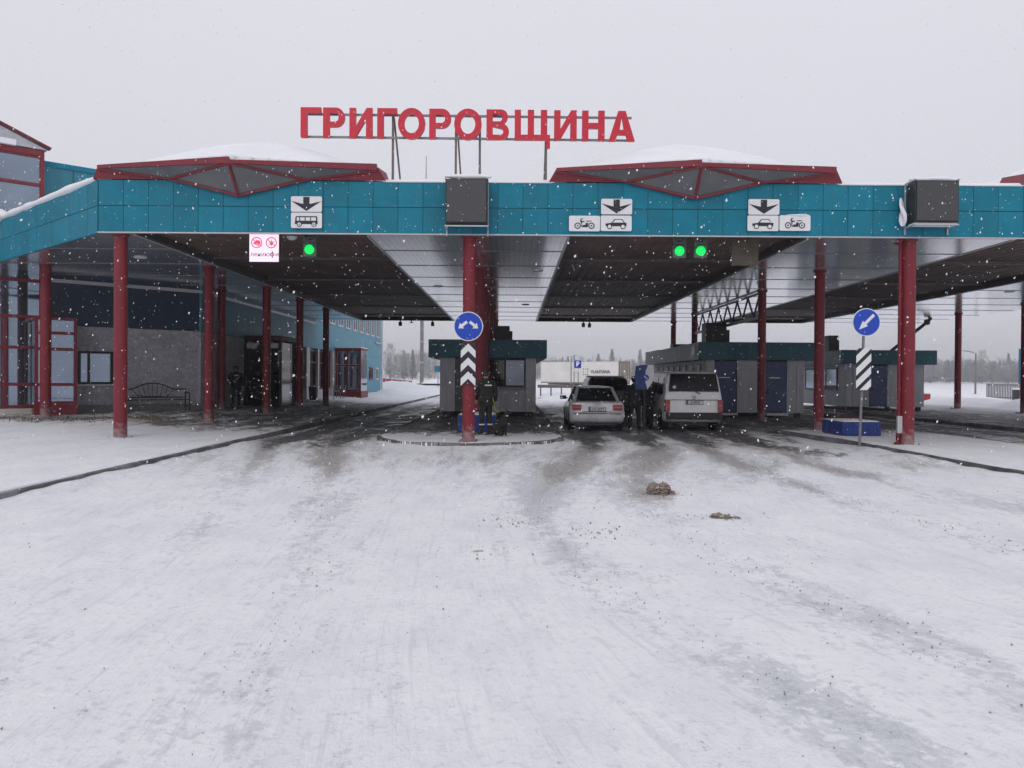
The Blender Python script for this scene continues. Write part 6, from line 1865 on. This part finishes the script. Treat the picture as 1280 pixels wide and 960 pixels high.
# ------------------------------------------------------------------ trees
needle = mat('spruce_needles', (0.13, 0.14, 0.15), 0.9, var=.35, vscale=.6, dirt=(.6, .62, .66), damt=.5, dscale=.4)
twig = mat('bare_twigs', (0.19, 0.19, 0.205), 0.9, var=.3, vscale=1.0, dirt=(.6, .62, .66), damt=.5, dscale=.4)
bark = mat('bark', (0.06, 0.05, 0.045), 0.9, var=.3)
def spruce_faces(rng, x, y, h, V_, F_, w=.2, n_=260):
    for i in range(n_):
        t = rng.random() ** .75
        z = h * (.06 + .94 * t)
        r_ = h * w * (1 - t) ** .85 * (0.55 + .55 * rng.random()) + .05
        a_ = rng.random() * 6.283
        L_ = (.45 + .5 * (1 - t)) * h * .075
        c_, s_ = math.cos(a_), math.sin(a_)
        px, py = x + c_ * r_ * .75, y + s_ * r_ * .75
        k_ = len(V_)
        dz = -.35 * L_ * rng.random()
        V_ += [(px - c_ * L_ * .8 - s_ * L_ * .4, py - s_ * L_ * .8 + c_ * L_ * .4, z + L_ * .25), (px - c_ * L_ * .8 + s_ * L_ * .4, py - s_ * L_ * .8 - c_ * L_ * .4, z + L_ * .1),
               (px + c_ * L_ + s_ * L_ * .3, py + s_ * L_ - c_ * L_ * .3, z + dz - .25 * L_), (px + c_ * L_ * .9 - s_ * L_ * .35, py + s_ * L_ * .9 + c_ * L_ * .35, z + dz - .45 * L_)]
        F_.append((k_, k_ + 1, k_ + 2, k_ + 3))
def bare_faces(rng, x, y, h, V_, F_, n_=200):
    for i in range(n_):
        t = .25 + .75 * rng.random()
        spread = h * .22 * math.sin(min(1, t * 1.05) * math.pi * .92) + .15
        a_ = rng.random() * 6.283; q_ = spread * math.sqrt(rng.random())
        px, py, z = x + math.cos(a_) * q_, y + math.sin(a_) * q_, h * t
        L_ = h * .10 * (.6 + .8 * rng.random()); w_ = .035 + .05 * rng.random()
        dx, dy = math.cos(a_) * L_ * .45, math.sin(a_) * L_ * .45
        k_ = len(V_)
        V_ += [(px - w_, py, z), (px + w_, py, z), (px + dx + w_ * .3, py + dy, z + L_), (px + dx - w_ * .3, py + dy, z + L_)]
        F_.append((k_, k_ + 1, k_ + 2, k_ + 3))
rng = random.Random(5)
def tree(px, ptop, Y, kind, label):
    Y *= 2.2
    q = at(px, ptop, Y)
    t = empty('spruce_tree' if kind == 's' else 'bare_tree', (q.x, Y, -.1), label=label, cat='tree', group='trees standing out of the far wood')
    h = q.z + .1
    MB().tube([(0, 0, 0), (0, 0, h * .5), (0, 0, h * (.97 if kind == 's' else .8))], h * .016, 8, h * .003).build('trunk', bark, t)
    V_, F_ = [], []
    if kind == 's': spruce_faces(rng, 0, 0, h, V_, F_, .17, 520)
    else: bare_faces(rng, 0, 0, h, V_, F_, 500)
    m_ = bpy.data.meshes.new('crown'); m_.from_pydata(V_, [], F_); m_.update()
    link('crown', m_, needle if kind == 's' else twig, t)
for args in [(505, 438, 250, 's', 'pointed spruce beyond the red hoarding, left of its twin'), (516, 437, 255, 's', 'pointed spruce beyond the red hoarding, right of its twin'),
             (488, 432, 235, 'b', 'hazy bare tree close to the end of the terminal'), (765, 436, 300, 's', 'tallest far spruce above the lorry trailer'),
             (748, 442, 310, 's', 'thin far spruce above the trailer lettering'), (800, 437, 320, 's', 'far spruce beside the long booth roof'),
             (1163, 440, 260, 's', 'lone pointed spruce between the foremost column and the outer column'), (1227, 440, 255, 'b', 'rounded bare tree beside the street lamp'),
             (1260, 442, 270, 's', 'pointed spruce above the palisade fence'), (710, 445, 300, 's', 'small far spruce just behind the parking sign')]:
    tree(*args)
V_, F_, V2, F2 = [], [], [], []
def wood(px0, px1, top_px, Y0, Y1, n_, bare=.45):
    for i in range(n_):
        Y = 2.2 * rng.uniform(Y0, Y1); px = rng.uniform(px0, px1)
        q = at(px, top_px + rng.gauss(3, 2.6), Y)
        h = max(4.0, q.z)
        if rng.random() < bare: bare_faces(rng, q.x, Y, h, V2, F2, 170)
        else: spruce_faces(rng, q.x, Y, h, V_, F_, .20, 150)
wood(340, 560, 442, 240, 300, 170, .6)
wood(640, 830, 449, 290, 350, 240, .35)
wood(830, 1140, 450, 270, 330, 90, .5)
wood(1130, 1420, 450, 250, 310, 420, .5)
wood(-300, 340, 446, 250, 320, 80, .5)
m_ = bpy.data.meshes.new('forest'); m_.from_pydata(V_, [], F_); m_.update()
tag(link('forest', m_, needle), 'far belt of snowy spruce wood fading into the snowfall', 'forest', kind='stuff')
m_ = bpy.data.meshes.new('brushwood'); m_.from_pydata(V2, [], F2); m_.update()
tag(link('brushwood', m_, twig), 'far belt of bare trees and brush fading into the snowfall', 'forest', kind='stuff')

# ------------------------------------------------------------------ clods of dirty snow on the road, grit, dead grass
clod_m = mat('dirty_snow_clod', (0.27, 0.215, 0.18), 0.95, var=.4, vscale=14, bump=.9, bscale=30, dirt=(.62, .60, .60), damt=.7, dscale=9)
sand_m = mat('sandy_snow', (0.42, 0.35, 0.26), 0.95, var=.35, vscale=20, bump=.6, bscale=40, dirt=(.66, .64, .62), damt=.6, dscale=14)
def lump(mb, c, r, seed, flat=.7):
    rr = random.Random(seed)
    bm = bmesh.new(); bmesh.ops.create_icosphere(bm, subdivisions=4, radius=1)
    ox, oy = rr.uniform(0, 90), rr.uniform(0, 90)
    co = np.array([v.co[:] for v in bm.verts])
    nn = fbm(co[:, 0] * 2.6 + ox, co[:, 1] * 2.6 + co[:, 2] * 3.1 + oy, 5)
    for v, n1 in zip(bm.verts, nn):
        v.co = v.co * (0.25 + 1.35 * float(n1))
        v.co = Vector((v.co.x * r, v.co.y * r, v.co.z * r * flat)) + Vector(c)
    bm.verts.index_update()
    mb.add([v.co[:] for v in bm.verts], [[v.index for v in f.verts] for f in bm.faces]); bm.free()
def clod(px, py, parts, label, m=clod_m):
    g_ = gnd(px, py)
    mb = MB()
    for i, (dx, dy, z, r_, fl) in enumerate(parts):
        lump(mb, (dx * .8, dy, z * .8), r_ * .86, int(px) + i * 7, fl)
    o = mb.build('snow_clod', m, None, (g_.x, g_.y, -0.018), fix=False)
    return tag(o, label, 'clod', 'dirty clods lying on the snowy road')
clod(825, 616, [(-.09, 0, .10, .13, .85), (.07, .03, .09, .13, .75), (.0, -.03, .04, .17, .5), (.19, 0, .02, .10, .5), (-.16, -.02, .03, .08, .7)], 'big brown clod of dirty snow in front of the silver car')
clod(904, 647, [(-.08, 0, .03, .10, .6), (.04, .0, .015, .10, .4), (.18, .01, .008, .09, .3)], 'flat grey clod of dirty snow right of the big brown one')
clod(592, 690, [(.03, 0, .012, .045, .6), (-.05, .01, .006, .03, .5), (.08, .02, .01, .035, .6), (-.14, 0, .004, .025, .5), (.0, .06, .004, .03, .5), (-.09, .05, .004, .022, .5), (.13, -.03, .004, .025, .5), (-.2, .03, .003, .02, .5)], 'sandy crumbled patch of snow in the middle of the road', sand_m)
# crumbs of grit and snow, too many to count
mb = MB()
rg = random.Random(3)
bank = []
tet = [(1, 1, 1), (-1, -1, 1), (-1, 1, -1), (1, -1, -1), (0, 0, 1.2)]
def crumb(x, y, s_):
    k_ = [Vector(t_) * s_ * rg.uniform(.5, 1.2) for t_ in tet]
    e_ = Euler((rg.random() * 6, rg.random() * 6, rg.random() * 6)).to_matrix()
    z = -.004
    mb.add([(e_ @ v) * 1.0 + Vector((x, y, z + s_ * .3)) for v in k_], [(0, 2, 1), (0, 1, 3), (0, 3, 2), (1, 2, 3), (0, 4, 1)])
lines = [(TRACKS[0][0], .35), (TRACKS[1][0], .35), (TRACKS[4][0], .3), (TRACKS[2][0], .3)]
for k_ in range(2600):
    if rg.random() < .72:
        pts, sg = rg.choice(lines)
        y = rg.uniform(2.4, 17)
        x = float(np.interp(y, [p_[1] for p_ in pts], [p_[0] for p_ in pts])) + rg.gauss(0, sg * rg.choice((.3, .5, 1.2)))
    else:
        y = rg.uniform(2.4, 16); x = rg.uniform(-6, 8) * min(1, .25 + y / 12)
    crumb(x, y, rg.choice((.0016, .002, .0024, .003, .0045)) * (1 + y * .07))
for cx_, cy_ in ((825, 618), (904, 648), (592, 690), (640, 650), (740, 665)):
    g_ = gnd(cx_, cy_)
    for k_ in range(45): crumb(g_.x + rg.gauss(0, .22), g_.y + rg.gauss(0, .16), rg.choice((.004, .006, .010)))
tag(mb.build('grit', clod_m, fix=False), 'brown crumbs of grit and frozen slush strewn over the road', 'grit', kind='stuff')
V_, F_ = [], []
for cx_, cy_, n_, sx, sy in ((-14.2, 22.6, 130, 1.0, .5), (-11.6, 23.6, 200, .6, .4), (-12.8, 22.0, 60, .9, .5)):
    for i in range(n_):
        x, y = rg.gauss(cx_, sx), rg.gauss(cy_, sy)
        if x > -9.9: continue
        z = float(walk_z(np.array([x]), np.array([y]))[0])
        h = rg.uniform(.02, .09); a_ = rg.random() * 6.283; w_ = .012
        lx, ly = math.cos(a_) * h * .7, math.sin(a_) * h * .7
        k_ = len(V_)
        V_ += [(x - w_, y, z - .02), (x + w_, y, z - .02), (x + lx * .5 + w_, y + ly * .5, z + h * .7), (x + lx, y + ly, z + h)]
        F_.append((k_, k_ + 1, k_ + 2, k_ + 3))
m_ = bpy.data.meshes.new('dead_grass'); m_.from_pydata(V_, [], F_); m_.update()
tag(link('dead_grass', m_, mat('dead_grass', (.13, .105, .065), .9, var=.4)), 'dead brown grass poking through the snow beside the walkway', 'grass', kind='stuff')

# ------------------------------------------------------------------ falling snow
rg = random.Random(21)
oc = [(1, 0, 0), (-1, 0, 0), (0, 1, 0), (0, -1, 0), (0, 0, 1), (0, 0, -1)]
of = [(0, 2, 4), (2, 1, 4), (1, 3, 4), (3, 0, 4), (2, 0, 5), (1, 2, 5), (3, 1, 5), (0, 3, 5)]
V_, F_ = [], []
def flake(x, y, z):
    s_ = rg.choice((.0030, .0035, .0042, .0055, .0070, .0100)) * rg.uniform(.8, 1.25) * min(1.0, .35 + y / 16)
    e_ = Euler((rg.gauss(0, .35), rg.gauss(.35, .3), 0)).to_matrix()
    k_ = len(V_)
    for v in oc:
        V_.append(tuple((e_ @ Vector((v[0] * s_ * rg.uniform(.7, 1.3), v[1] * s_ * rg.uniform(.7, 1.3), v[2] * s_ * rg.uniform(1.2, 2.2)))) + Vector((x, y, z))))
    F_.extend(tuple(i + k_ for i in f_) for f_ in of)
n_fl = 0
while n_fl < 22000:
    x, y, z = rg.uniform(-20, 20), rg.uniform(3.5, 25), rg.uniform(.05, 10)
    if y > 18.3 and rg.random() < (y - 18.3) / 6: continue
    flake(x, y, z); n_fl += 1
for i in range(2500):
    flake(rg.uniform(-11, 16), rg.uniform(24, 45), rg.uniform(.05, 4.8))
m_ = bpy.data.meshes.new('falling_snow'); m_.from_pydata(V_, [], F_); m_.update()
tag(link('falling_snow', m_, mat('snowflake', (.88, .89, .92), .8, var=0, emit=None)), 'white snowflakes falling through the air', 'snowfall', kind='stuff')

# ------------------------------------------------------------------ hazy air of the snowfall
hz_me = MB().box(-660, 660, -110, 830, -1.6, 36.0).mesh('haze')
hm = bpy.data.materials.new('snowy_air'); hm.use_nodes = True
t = hm.node_tree; t.nodes.clear()
o_ = t.nodes.new('ShaderNodeOutputMaterial'); pv = t.nodes.new('ShaderNodeVolumePrincipled')
pv.inputs['Color'].default_value = (0.96, 0.965, 0.985, 1)
pv.inputs['Density'].default_value = 0.0010
pv.inputs['Anisotropy'].default_value = 0.2
t.links.new(pv.outputs[0], o_.inputs['Volume'])
tag(link('haze', hz_me, hm), 'pale haze of falling snow filling the air', 'haze', kind='stuff')

for o in SC.objects:
    if o.name.startswith('steel_column'):
        o['kind'] = 'thing'
